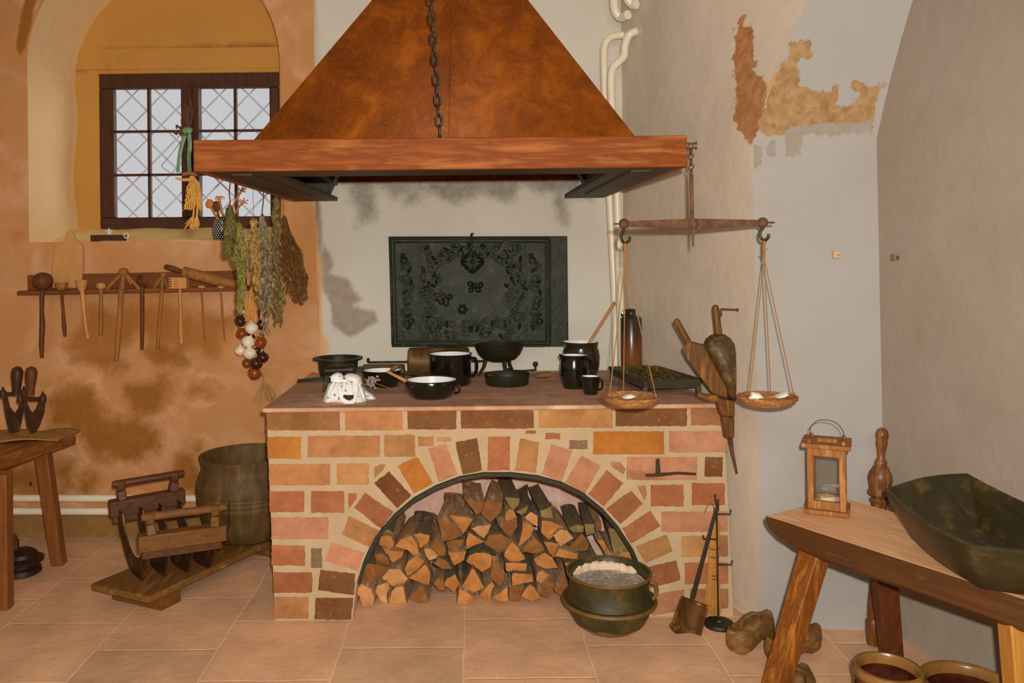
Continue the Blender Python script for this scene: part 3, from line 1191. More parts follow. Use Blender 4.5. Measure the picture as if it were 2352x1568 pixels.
def leaf(u, v, ang, L, w_):
    k = YF / F
    c = P(u, v, YF - .001)
    Mx = Matrix.Rotation(ang, 3, 'Y')
    q.sphere(c, (L * k, .013, w_ * k), 10, 6, Mx)


for side in (936, 1231):
    if side > 1000:
        q.build('side_ornament', m_cast, fbk)
        q = MB()
    for i, v_ in enumerate((612, 640, 662, 690, 716, 742)):
        scroll(side + rr.uniform(-4, 4), v_, 13, 1 if i % 2 else -1)
        leaf(side + rr.uniform(-9, 9), v_ + 8, rr.uniform(0, 3), 9, 4)
    knob(side - 8, 598, 9)
    knob(side + 8, 738, 9)
    knob(side - 11, 587, 6)
q.build('side_ornament', m_cast, fbk)
q = MB()
for i in range(26):     # festoon over the scene
    a = math.pi * i / 25
    u, v = 1085 - 112 * math.cos(a), 672 - 96 * math.sin(a)
    scroll(u, v, 10 + rr.uniform(-2, 4), 1 if i % 2 else -1)
    leaf(u + rr.uniform(-14, 14), v - 6 + rr.uniform(-10, 8), rr.uniform(0, 3), 9, 4)
for i in range(110):
    u, v = rr.uniform(975, 1196), rr.choice((rr.uniform(562, 590), rr.uniform(738, 774), rr.uniform(738, 774)))
    if i % 3 == 0:
        u, v = rr.choice((rr.uniform(972, 1010), rr.uniform(1160, 1198))), rr.uniform(590, 740)
    if rr.random() < .5:
        scroll(u, v, rr.uniform(8, 13), rr.choice((1, -1)))
    else:
        leaf(u, v, rr.uniform(0, 3), rr.uniform(6, 11), 4)
for uc in (990, 1185):
    for i in range(7):
        scroll(uc + rr.uniform(-8, 8), 610 + i * 20, 10, rr.choice((1, -1)))
q.build('festoon', m_cast, fbk)
q = MB()
for i in range(16):     # sunflower
    a = 2 * math.pi * i / 16
    leaf(1085 + 20 * math.cos(a), 601 - 20 * math.sin(a), a, 9, 3.4)
k_ = YF / F
q.ring(P(1085, 601, YF - .004), 10 * k_, 2 * k_, (0, 1, 0), 18, 6)
knob(1085, 601, 6)
q.build('sunflower', m_cast, fbk)
q = MB()
# ship with round sails, ground line, small tree
q.prism([P(u, v, YF - .008) for u, v in ((1066, 672), (1114, 672), (1106, 686), (1074, 686))], (0, .012, 0))
for u, v in ((1082, 666), (1098, 666), (1090, 656), (1104, 654), (1080, 652)):
    knob(u, v, 7)
for u in (1082, 1097):
    q.bar(P(u, 675, YF - .003), P(u, 632, YF - .003), .004, .004, (0, -1, 0))
q.bar(P(1018, 698, YF - .002), P(1019, 732, YF - .002), .008, .008, (0, -1, 0))
for i in range(8):
    knob(1018 + rr.uniform(-16, 16), 690 + rr.uniform(-14, 8), 7)
q.bar(P(1008, 733, YF - .002), P(1166, 731, YF - .002), .012, .010, (0, -1, 0))
for x in (1128, 1142, 1155):
    q.bar(P(x, 724, YF - .001), P(x, 676 + (x % 3) * 8, YF - .001), .014, .008, (0, -1, 0))
for i in range(6):
    a = 2 * math.pi * i / 6
    knob(1062 + 8 * math.cos(a), 710 + 8 * math.sin(a), 4.5)
q.build('ship_scene', m_cast, fbk)
q = MB()
q.tube(spline([P(1083, 566, YF - .01), P(1083, 545, YF - .012), P(1083, 538, YF + .002), P(1086, 537, YF + .02)], 5), .006, 8)
tag(q.build('wall_hook', m_iron, org=P(1083, 566, YF)), 'small iron hook gripping the top edge of the fireback', 'hook')

# ================================================================ pots, pans and jugs on the hearth
m_enb = M('black enamel', col(6, 8, 3, .6), col(14, 15, 6, .6), scale=10, rough=.16, bump=.06, spec=.6, coat=.5)
m_enw = M('white enamel', col(226, 206, 178), col(220, 200, 172), rough=.15, bump=0, spec=.5, coat=.3)
m_castpan = M('worn cast iron', col(16, 18, 6), col(34, 30, 12), scale=14, rough=.5, bump=.3, spec=.45)
m_spoon = woodcol('pale spoon wood', (200, 140, 78), (180, 118, 60), 0)
m_spoond = woodcol('dark spoon wood', (112, 70, 32), (90, 54, 24), 0)
m_brown = M('brown rusty tinplate', col(98, 66, 28), col(74, 48, 20), col(120, 86, 44), scale=8, rough=.5, bump=.2, metal=.2)


def base_at(u, vb, rpx, z=ZT):
    """centre of a round base whose front touches pixel row vb"""
    yf = PZ(u, vb, z).y
    r = rpx * yf / (F - rpx * .9)
    p = P(u, vb, yf)
    c = P(u, vb, yf + r)
    return Vector((p.x * (yf + r) / yf, yf + r, z)), (yf + r) / F


def vessel(name, label, cat, u, vb, prof, inner=None, mat=m_enb, mat_in=m_enw, group=None, rim=None, bpx=None):
    """prof: outside (r, h) in pixels; inner: inside profile from the rim down"""
    bpx = bpx or prof[0][0]
    c, k = base_at(u, vb, bpx)
    t_ = thing(name, label, cat, c, group)
    q = MB()
    pr = [(r * k, h * k) for r, h in prof]
    q.lathe(c, pr, 40, cap1=inner is None)
    if inner:
        q2 = MB()
        q2.lathe(c, [(pr[-1][0], pr[-1][1])] + [(r * k, h * k) for r, h in inner], 40, cap0=False, cap1=True)
        q2.build('inside', mat_in, t_, ang=50)
    q.build('body', mat, t_, ang=50)
    if rim:
        q = MB()
        q.ring(c + Vector((0, 0, pr[-1][1])), pr[-1][0], rim * k, n=40)
        q.build('rim', m_enb if mat is m_enb else mat, t_)
    return t_, c, k


# wide-rimmed casserole
vessel('casserole', 'black casserole with a wide flat rim at the left end of the hearth', 'pot', 777, 876,
       [(36, 0), (40, 6), (44, 22), (46, 44), (57, 47), (57, 50), (48, 51)], [(44, 42), (40, 10), (20, 5)], m_castpan, m_castpan)
# saucepan with white inside and rod handle
t_, c, k = vessel('enamel_saucepan', 'black saucepan with white inside standing behind the dried lavender sprig', 'pan', 878, 892,
                  [(34, 0), (38, 3), (43, 34), (44, 37)], [(42, 34), (37, 4), (10, 3)], rim=1.2)
q = MB()
q.tube([c + Vector((42, 0, 30)) * k, c + Vector((76, 4, 26)) * k, c + Vector((116, 8, 20)) * k], [3 * k, 2.4 * k, 2.8 * k], 8)
q.build('handle', m_castpan, t_)
# low pot
t_, c, k = vessel('enamel_pot', 'low bulging black enamel pot with white inside at the front of the hearth', 'pot', 991, 919,
                  [(44, 0), (50, 5), (57, 18), (59, 28), (59, 36), (58, 40)], [(57, 38), (56, 24), (46, 5), (10, 4)], rim=1.4)
q = MB()
q.ring(c + Vector((56, -14, 22)) * k, 10 * k, 2.6 * k, (.45, .9, 0), 18, 8, 1.2)
q.build('handle', m_enb, t_)
# tall mug-shaped pot
t_, c, k = vessel('enamel_mug_pot', 'tall straight-sided black enamel pot with white inside and a loop handle', 'pot', 1035, 889,
                  [(45, 0), (47, 3), (48, 60), (49, 70)], [(47, 68), (46, 6), (10, 5)], rim=1.3)
q = MB()
q.tube(spline([c + Vector(p) * k for p in ((46, -6, 60), (58, -7, 58), (61, -7, 42), (57, -7, 24), (47, -6, 18))], 6), 3.4 * k, 8, flat=1.5)
q.build('handle', m_enb, t_)
# tripod skillet
cy = 4.12
c = P(1147, 795, cy)
k = cy / F
tri = thing('tripod_skillet', 'black footed skillet on three splayed legs with its handle to the right', 'pan', Vector((c.x, cy, ZT)))
q = MB()
q.lathe(c, [(x * k, (z - 0) * k) for x, z in ((24, -33), (38, -28), (48, -18), (54, -6), (57, 3), (55, 5), (51, -4), (40, -18), (10, -26))], 36)
q.build('bowl', m_castpan, tri, ang=50)
for x, y in ((-38, -8), (12, -38), (26, 22)):
    q = MB()
    q.tube([c + Vector((x * .8, y * .7, -26)) * k, c + Vector((x * .95, y, -46)) * k, Vector((c.x + x * k * 1.3, cy + y * k * 1.25, ZT + .004))],
           [5 * k, 4 * k, 3 * k], 8)
    q.build('leg', m_castpan, tri)
q = MB()
q.bar(c + Vector((52, 0, 2)) * k, c + Vector((104, 6, 0)) * k, .02, .01, (0, 0, 1), w2=.014)
q.build('handle', m_castpan, tri, bev=.003)
# flat iron pan with wooden grip
t_, c, k = vessel('iron_frying_pan', 'flat dark iron pan with a wooden grip, in front of the footed skillet', 'pan', 1165, 890,
                  [(47, 0), (49, 3), (51, 22), (52, 25)], [(50, 23), (47, 6), (10, 5)], m_castpan, m_castpan)
q = MB()
q.bar(c + Vector((48, -6, 18)) * k, c + Vector((70, -8, 20)) * k, .012, .008, (0, 0, 1))
q.build('handle_bar', m_castpan, t_)
q = MB()
q.tube([c + Vector((66, -8, 20)) * k, c + Vector((76, -9, 21)) * k, c + Vector((92, -10, 23)) * k, c + Vector((100, -10, 24)) * k], [4 * k, 6.5 * k, 7.5 * k, 6 * k], 10)
q.build('grip', m_spoond, t_)
q = MB()
q.bar(c + Vector((-42, 6, 22)) * k, c + Vector((-16, -4, 16)) * k, .022, .006, (0, 0, 1))
tag(q.build('wooden_spatula', woodcol('grey spatula wood', (72, 58, 28), (56, 46, 22)), org=c + Vector((-30, 0, 8)) * k), 'short greyish wooden spatula lying in the flat iron pan', 'spatula')
# stoneware crock with wooden paddle
t_, c, k = vessel('stoneware_crock', 'dark brown stoneware crock with a white inside and a long wooden stick in it', 'crock', 1335, 868,
                  [(34, 0), (38, 8), (42, 26), (43, 44), (41, 58), (38, 66), (39, 70), (40, 76), (40, 79)], [(37, 77), (36, 62), (38, 40), (10, 34)],
                  M('dark stoneware', col(44, 30, 14, .6), col(30, 26, 12, .6), scale=6, rough=.2, bump=.05, coat=.4))
q = MB()
a = c + Vector((-12, 0, 40)) * k
b = P(1411, 696, c.y + .06)
a2 = P(1357, 782, c.y + .01)
q.tube([a2 + (a2 - b) * .5, a2, b, b + (b - a2) * .03], [.008, .008, .0085, .005], 10)
tag(q.build('stirring_stick', woodcol('stick wood', (168, 116, 74), (146, 98, 60), 2), org=a2), 'long light brown wooden stick standing in the stoneware crock', 'stick')
# pitcher
t_, c, k = vessel('stoneware_jug', 'glossy black stoneware jug with white inside, spout to the left', 'jug', 1319, 894,
                  [(25, 0), (27, 6), (31, 26), (32, 42), (31, 56), (28, 66), (29, 72), (30, 75)], [(28, 73), (26, 62), (29, 40), (10, 34)], rim=1.2)
q = MB()
q.loft([[c + Vector(p) * k for p in ((-26, -8, 75), (-26, 8, 75), (-28, 0, 60))], [c + Vector(p) * k for p in ((-35, -2, 78), (-35, 2, 78), (-34, 0, 74))]])
q.build('spout', m_enb, t_)
q = MB()
q.tube(spline([c + Vector(p) * k for p in ((27, -6, 66), (38, -8, 64), (40, -8, 46), (31, -7, 32))], 6), 3.4 * k, 8)
q.build('handle', m_enb, t_)
# cup
t_, c, k = vessel('small_cup', 'small black cup with white inside in front of the stoneware jug', 'cup', 1357, 907,
                  [(15, 0), (17, 4), (20, 26), (20, 36), (21, 41)], [(19, 39), (18, 12), (6, 8)], rim=.9)
q = MB()
q.tube(spline([c + Vector(p) * k for p in ((18, -6, 34), (25, -8, 32), (25, -8, 16), (17, -7, 10))], 5), 2.2 * k, 8)
q.build('handle', m_enb, t_)
# stoneware bottle
t = NT('salt-glazed bottle')
v = t.coords(rand=False)
sz = t.n('ShaderNodeSeparateXYZ')
t.l(t.n('ShaderNodeTexCoord').outputs['Object'], sz.inputs[0])
g = t.math('ADD', t.sstep(sz.outputs[2], .10, .26), t.math('MULTIPLY', t.math('SUBTRACT', t.noise(v, 12, 4), .5), .5), clamp=True)
t.l(t.mix(g, col(98, 52, 22), col(44, 32, 16)), t.b.inputs['Base Color'])
t.b.inputs['Roughness'].default_value = .28
yb_ = 3.97
c = P(1451, 850, yb_)
c.z = ZT
k = yb_ / F
bt = thing('stoneware_bottle', 'tall brown cylindrical stoneware bottle with a small ear handle', 'bottle', c)
q = MB()
hh = (P(1451, 728, yb_).z - ZT) / k
q.lathe(c, [(x * k, z * k) for x, z in ((23, 0), (24, 2), (24, hh - 3), (22, hh), (12, hh + 3), (10, hh + 6), (10, hh + 13), (11, hh + 16), (8, hh + 19), (5, hh + 18))], 32)
q.build('body', t.m, bt, ang=45)
q = MB()
q.ring(c + Vector((-15, -2, hh + 10)) * k, 8 * k, 2.6 * k, (0, 1, 0), 16, 7, .55)
q.build('ear_handle', m_enb, bt)

# ---- spoon leaning from the saucepan into the low pot
sp = thing('wooden_spoon', 'pale wooden spoon with a dark bowl resting across the saucepan and the low pot', 'spoon', P(915, 850, 3.62))
q = MB()
pa, pb = P(889, 853, 3.66), P(945, 881, 3.50)
q.bar(pa, pb, .011, .007, (0, -1, .3), w2=.016)
q.build('handle', m_spoon, sp, bev=.002)
q = MB()
q.pillow([(893, 852), (897, 846), (906, 838), (914, 837), (917, 841), (912, 847), (903, 853)], 3.68, .02)
q.build('bowl', m_spoond, sp)

# ---- roasting drums
for (u0, u1, vt, vb, y, lb) in ((938, 1078, 792, 857, 4.13, 'large brown sheet-iron roasting drum lying behind the tall mug pot'),
                                (834, 929, 825, 862, 4.0, 'small brown roasting drum lying behind the saucepan')):
    a, b = P(u0, (vt + vb) / 2, y), P(u1, (vt + vb) / 2, y)
    r = (vb - vt) / 2 * y / F
    a.z = b.z = ZT + r + .002
    d = thing('roasting_drum', lb, 'roaster', Vector(((a.x + b.x) / 2, y, ZT)), 'roasting drums')
    q = MB()
    ux = (b - a).normalized()
    n_ = 28
    rings = []
    for f_, rr_ in ((0, .86), (.02, .97), (.05, 1), (.5, 1.03), (.95, 1), (.98, .97), (1, .86)):
        rings.append([a.lerp(b, f_) + Vector((0, math.cos(2 * math.pi * i / n_), math.sin(2 * math.pi * i / n_))) * r * rr_ for i in range(n_)])
    q.loft(rings)
    q.build('drum', m_brown, d, ang=35)
    q = MB()
    q.tube([a - ux * (.20 if u0 > 900 else .0), a.lerp(b, .5), b + ux * (.07 if u0 > 900 else .02)], .005, 8)
    if u0 > 900:
        e0 = a - ux * .20
        q.tube([e0, e0 + Vector((0, 0, .02))], .007, 8)
    q.build('axle_rod', m_iron, d)
# crank with knob
ck = thing('iron_crank', 'thin iron crank with a round knob, right of the footed skillet', 'crank', PZ(1200, 852, ZT))
q = MB()
a, b = PZ(1168, 850, ZT + .012), PZ(1230, 849, ZT + .012)
q.tube(spline([a, a.lerp(b, .5) + Vector((0, 0, -.004)), b], 5), .005, 8)
q.sphere(a, .012, 10, 7)
q.build('arm', m_iron, ck)
q = MB()
q.lathe(b, [(x, z) for x, z in ((.005, -.004), (.005, .016), (.012, .022), (.014, .032), (.010, .040), (.004, .042))], 16)
q.build('knob', m_iron, ck)

# ---- iron roaster with long rods behind the cloth bag
ir = thing('iron_roller', 'short black iron drum on dark feet with rods, behind the flowered cloth bag', 'iron', PZ(770, 898, ZT))
ya = 3.72
q = MB()
a, b = P(748, 852, ya), P(803, 849, ya)
q.tube([a + Vector((-.004, 0, 0)), a, b, b + Vector((.004, 0, 0))], [.012, .02, .02, .012], 18)
q.tube([b, b + Vector((.018, 0, 0))], [.026, .026], 18)
q.build('drum', M('shiny dark iron', col(46, 38, 28), col(60, 50, 38), rough=.3, bump=.1, metal=.6), ir)
q = MB()
z0 = P(745, 898, 3.69)
q.prism([P(u, v, 3.69) for u, v in ((747, 860), (760, 862), (752, 898), (740, 899))], (0, .06, 0))
q.build('foot', m_iron, ir, bev=.002)
q = MB()
q.prism([P(u, v, 3.69) for u, v in ((800, 860), (808, 860), (812, 896), (802, 897))], (0, .06, 0))
q.build('foot', m_iron, ir, bev=.002)
for (s_, e_) in (((683, 873), (748, 867)), ((684, 877), (746, 871)), ((806, 846), (838, 842)), ((806, 850), (836, 848)), ((806, 855), (834, 854))):
    q = MB()
    q.tube([P(*s_, 3.74), P(*e_, 3.74)], .0045, 6)
    q.build('rod', m_iron, ir)

# ---- flowered cloth bag with bread
t = NT('flowered cotton')
v = t.coords(rand=False)
vo = t.n('ShaderNodeTexVoronoi')
vo.inputs['Scale'].default_value = 42
t.l(v, vo.inputs['Vector'])
f1_ = t.math('LESS_THAN', t.math('ADD', vo.outputs['Distance'], t.math('MULTIPLY', t.noise(v, 160, 3), .4)), .45)
pick = t.n('ShaderNodeSeparateColor')
t.l(vo.outputs['Color'], pick.inputs[0])
f1_ = t.math('MULTIPLY', f1_, t.math('GREATER_THAN', pick.outputs[0], .4))
t.l(t.mix(f1_, col(232, 208, 172), col(120, 112, 132)), t.b.inputs['Base Color'])
t.b.inputs['Roughness'].default_value = .9
t.l(t.bump(t.noise(v, 18, 4), .5, .01), t.b.inputs['Normal'])
m_cot = t.m
bag = thing('cloth_bag', 'white blue-flowered cotton bag tied like a bundle at the hearth front', 'bag', PZ(800, 926, ZT))


def cb(p): return cv(p, 8.4, 670, 780)


yb2 = 3.47
q = MB()
q.pillow(cb([(580, 1205), (620, 1080), (660, 960), (700, 850), (790, 790), (900, 770), (1010, 800), (1180, 800), (1330, 860), (1400, 940), (1425, 1020), (1440, 1110), (1465, 1190), (1300, 1235), (1130, 1248), (980, 1235), (860, 1195), (720, 1210)]), yb2, .16, 7, cen=(795, 908))
q.build('body', m_cot, bag, ang=70, jit=.0015)
for pts, y, th in ((cb([(722, 715), (800, 655), (880, 628), (950, 645), (1000, 690), (1010, 740), (960, 790), (860, 790), (770, 780)]), 3.45, .06),
                   (cb([(1000, 700), (1060, 650), (1160, 645), (1260, 670), (1330, 720), (1370, 850), (1280, 850), (1160, 830), (1050, 800)]), 3.44, .08),
                   (cb([(1360, 890), (1430, 970), (1560, 1060), (1640, 1140), (1600, 1150), (1470, 1155), (1420, 1120), (1380, 1010)]), 3.50, .05)):
    q = MB()
    q.pillow(pts, y, th, 5)
    q.build('corner_flap', m_cot, bag, ang=70, jit=.001)
for path, w_ in (([(940, 850), (915, 930), (925, 1030), (960, 1130), (1050, 1200), (1130, 1215), (1200, 1170), (1235, 1060), (1245, 930), (1255, 840)], (.006, .010, .012, .013, .014, .014, .013, .011, .009, .006)),
                 ([(1010, 800), (1010, 900), (1000, 1000), (1010, 1070)], (.006, .008, .008, .004)), ([(1190, 820), (1200, 920), (1190, 1000), (1190, 1070)], (.006, .008, .008, .004)),
                 ([(830, 800), (770, 900), (720, 1030), (680, 1180)], (.005, .008, .009, .005)), ([(1300, 870), (1340, 980), (1380, 1100), (1420, 1180)], (.005, .008, .009, .005))):
    q = MB()
    pts = spline([P(u, v, 3.40 + (.012 if i in (0, len(path) - 1) else 0)) for i, (u, v) in enumerate(cb(path))], 5)
    ws = []
    for i in range(len(pts)):
        f_ = i / (len(pts) - 1) * (len(w_) - 1)
        k_ = min(int(f_), len(w_) - 2)
        ws.append((w_[k_] + (w_[k_ + 1] - w_[k_]) * (f_ - k_)) * .8)
    q.tube(pts, ws, 10)
    q.build('fold', m_cot, bag, ang=70)
q = MB()
q.tube(spline([P(u, v, 3.43) for u, v in cb([(760, 770), (870, 800), (1000, 790), (1120, 815), (1260, 850), (1340, 860)])], 4), .007, 8)
q.build('tie_band', m_cot, bag, ang=70)
q = MB()
q.pillow(cb([(1000, 1060), (1080, 1068), (1200, 1062), (1190, 1130), (1115, 1172), (1045, 1145), (990, 1105)]), 3.368, .04, 4)
tag(q.build('bread_crust', M('dark crust', col(60, 38, 10), col(44, 32, 10), scale=60, bump=.6), org=P(800, 919, 3.385)), 'dark brown crust showing in the opening of the cloth bag', 'bread')
# lavender sprig
lv = thing('lavender_sprig', 'dried greyish lavender sprig lying right of the cloth bag', 'sprig', PZ(860, 892, ZT))
q = MB()
for i in range(60):
    u, v = RND.gauss(853, 8), RND.gauss(875, 6)
    q.sphere(P(u, v, 3.50 + RND.uniform(-.02, .02)), RND.uniform(.003, .006), 6, 5)
for i in range(12):
    q.sphere(P(858 + i * .9, 870 + i * .2, 3.50), .004, 6, 5)
q.build('flowers', M('dry lavender', col(150, 126, 110), col(112, 94, 84), scale=40), lv)
for a, b in (((836, 870), (895, 892)), ((842, 884), (880, 894)), ((845, 876), (870, 896))):
    q = MB()
    q.tube([P(*a, 3.52), P(*b, 3.50)], .0018, 5)
    q.build('stem', M('dry stem', col(120, 90, 40), col(96, 70, 30)), lv)

# ---- black tray on legs heaped with dried herbs
m_tray = M('dark grey tray', col(62, 56, 38), col(46, 44, 28), scale=8, rough=.5, bump=.2)
tA, tB, tC, tD = Vector((.655, 3.90, 0)), Vector((.727, 3.445, 0)), Vector((.985, 3.475, 0)), Vector((.895, 3.90, 0))
tr_ = thing('herb_tray', 'dark four-legged tray heaped with dried leaves on the right of the hearth', 'tray', Vector((.80, 3.7, ZT)))
zt0, zt1 = ZT + .035, ZT + .072
cen = (tA + tB + tC + tD) / 4
def up(p, z, f=1.0): return Vector((cen.x + (p.x - cen.x) * f, cen.y + (p.y - cen.y) * f, z))
q = MB()
q.loft([[up(p, zt0, .93) for p in (tA, tB, tC, tD)], [up(p, zt1, 1) for p in (tA, tB, tC, tD)], [up(p, zt1, .95) for p in (tA, tB, tC, tD)], [up(p, zt0 + .01, .88) for p in (tA, tB, tC, tD)]])
q.build('pan', m_tray, tr_, ang=20)
for p in (tA, tB, tC, tD):
    q = MB()
    a = up(p, ZT, .90)
    q.box((a.x, a.y, ZT + .022), (.02, .02, .044))
    q.build('leg', m_tray, tr_, bev=.002)
q = MB()
for i in range(900):
    s_, t2 = RND.random(), RND.random()
    p = tA.lerp(tD, s_).lerp(tB.lerp(tC, s_), t2)
    p = up(p, 0, .86)
    hgt = .05 * math.sin(math.pi * min(1, max(0, s_))) ** .5 * math.sin(math.pi * t2) ** .5
    z = ZT + .048 + hgt * RND.uniform(.4, 1.0)
    a = RND.uniform(0, 6.28)
    L, w_ = RND.uniform(.008, .018), RND.uniform(.003, .007)
    d = Vector((math.cos(a), math.sin(a), RND.uniform(-.5, .6))) * L
    s3 = Vector((-math.sin(a), math.cos(a), RND.uniform(-.4, .4))) * w_
    c0 = Vector((p.x, p.y, z))
    q.add([c0 - d, c0 + s3 + Vector((0, 0, .003)), c0 + d, c0 - s3, c0 + Vector((0, 0, -.003))], [(0, 1, 2), (0, 2, 3), (0, 4, 1), (1, 4, 2), (2, 4, 3), (3, 4, 0)])
tag(q.build('dried_leaves', M('dried herb leaves', col(92, 72, 26), col(66, 52, 18), col(122, 94, 42), scale=30, bump=0), org=(.82, 3.68, ZT + .05), ang=0),
    'heap of dried green-brown leaves filling the dark tray', 'herbs', kind='stuff')

# ---- bellows hanging at the right end
YBW = 3.17
bw = thing('bellows', 'old wooden bellows with leather side hanging nozzle down at the hearth right end', 'bellows', P(1668, 1085, YBW))
m_bwood = wood('bellows wood', col(104, 60, 16), col(72, 42, 12), 2, .5, 6, .3, .3, col(126, 78, 26))
m_leather = M('worn leather', col(84, 56, 24), col(58, 40, 16), col(120, 92, 54), scale=12, rough=.5, bump=.4)


def cc2(p): return cv(p, 3.408, 1500, 660)


q = MB()
q.pillow(cc2([(395, 455), (412, 400), (450, 372), (500, 358), (560, 366), (605, 395), (637, 440), (646, 500), (650, 700), (648, 860), (620, 890), (585, 868), (545, 780), (470, 640), (420, 520)]), YBW + .045, .12, 6)
q.build('leather_side', m_leather, bw, ang=60)
q = MB()
pl = [P(u, v, YBW) for u, v in cc2([(228, 480), (238, 450), (262, 436), (300, 428), (345, 440), (392, 452), (440, 540), (500, 650), (545, 730), (575, 800), (578, 862), (520, 850), (460, 825), (395, 738), (320, 635), (260, 550)])]
q.prism(pl, (.015, .025, 0))
q.build('paddle', m_bwood, bw, bev=.004)
q = MB()
q.prism([P(u, v, YBW + .05) for u, v in cc2([(625, 440), (640, 440), (652, 560), (653, 880), (638, 900), (632, 700)])], (0, .06, 0))
q.build('paddle', m_bwood, bw, bev=.003)
for a, b, r, y in (((188, 268), (282, 440), 26, YBW + .012), ((490, 165), (512, 362), 30, YBW + .05)):
    (a, b) = cc2([a, b])
    pa, pb = P(*a, y), P(*b, y)
    r = r / 3.408 * y / F
    q = MB()
    d = (pa - pb).normalized()
    q.tube([pb - d * .01, pa, pa + d * r * .7, pa + d * r], [r * 1.05, r * .92, r * .75, r * .3], 12, flat=.7)
    q.build('handle', m_bwood, bw, ang=50)
q = MB()
pts = cc2([(490, 862), (545, 870), (640, 892), (643, 1018), (540, 1008), (515, 930)])
q.prism([P(u, v, YBW + .01) for u, v in pts], (0, .05, 0))
q.prism([P(u, v, YBW + .015) for u, v in cc2([(545, 1008), (640, 1018), (639, 1180), (570, 1184), (556, 1090)])], (0, .04, 0))
q.build('nozzle_block', m_bwood, bw, bev=.006)
q = MB()
a, b, c2_ = cc2([(605, 1180), (622, 1290), (657, 1455)])
q.tube([P(*a, YBW + .035), P(*b, YBW + .035), P(*c2_, YBW + .035)], [17 / 3.408 * YBW / F, 13 / 3.408 * YBW / F, 7 / 3.408 * YBW / F], 10)
q.build('nozzle_pipe', m_rust, bw)
q = MB()
q.tube([P(u, v, YBW + .02) for u, v in cc2([(345, 835), (400, 858), (500, 868)])], [.010, .014, .016], 10)
q.build('peg', m_bwood, bw)
q = MB()
q.tube([P(u, v, YBW + .06) for u, v in ((1656, 709), (1693, 711))] , .003, 8)
q.tube([P(1656, 709, YBW + .06), P(1657, 726, YBW + .06)], .004, 8)
q.sphere(P(1694, 711, YBW + .06), .006, 8, 6)
tag(q.build('wall_nail', m_rust, org=P(1675, 710, YBW + .06)), 'long rusty nail holding the upper handle of the bellows', 'nail')

# ================================================================ beam balance hanging from the hood corner
YS = 2.75
k = YS / F
bal = thing('beam_balance', 'rusty iron beam balance with two woven pans hanging from the hood corner', 'scale', P(1592, 516, YS))
q = MB()
cA, cM, cB = P(1433, 514, YS), P(1592, 514, YS), P(1752, 511, YS)
q.bar(cM, cA, .010, 24 * k, (0, 0, 1), h2=12 * k)
q.bar(cM, cB, .010, 24 * k, (0, 0, 1), h2=12 * k)
q.tube([cA, P(1409, 514, YS)], 2.4 * k, 6)
q.tube([cB, P(1779, 511, YS)], 2.6 * k, 6)
q.build('beam', m_rust, bal, bev=.002)
for c_, r in ((cA, 12), (cM, 13), (cB, 12)):
    q = MB()
    q.sphere(c_, (r * k, .016, r * k), 18, 10)
    q.build('boss', m_rust, bal)
q = MB()
q.bar(P(1592, 516, YS - .012), P(1592, 566, YS - .012), .012, .006, (0, 1, 0), w2=.003, h2=.004)
q.build('pointer', m_rust, bal)
q = MB()
q.bar(P(1588, 400, YS - .01), P(1590, 510, YS - .012), .012, .006, (0, 1, 0))
q.build('hanger', m_rust, bal)
hp0, hp1 = P(1586, 330, YS - .02), P(1588, 402, YS - .012)
for i in range(6):
    q = MB()
    c_ = hp0.lerp(hp1, (i + .5) / 6)
    q.ring(c_, .010, .0025, (1, 0, 0) if i % 2 else (0, 1, 0), 12, 6, 1.0 if i % 2 else .6)
    q.build('link', m_rust, bal)
for v_ in (329, 340):
    q = MB()
    q.tube([P(1574, v_ + 1, 2.74), P(1598, v_, 2.74)], .003, 6)
    q.sphere(P(1599, v_, 2.74), (.003, .006, .006), 8, 6)
    tag(q.build('nail', m_rust, org=P(1588, v_, 2.74)), ('upper' if v_ < 335 else 'lower') + ' of two nails in the right end of the hood rim', 'nail', 'nails in the hood rim')
m_rope = M('hemp cord', col(140, 96, 50), col(116, 76, 36), scale=90, stretch=(1, 1, 3), bump=.5)
m_wick = M('woven straw', col(166, 108, 52), col(120, 74, 32), col(190, 130, 68), scale=30, stretch=(1, 1, 5), rough=.85, bump=.8)


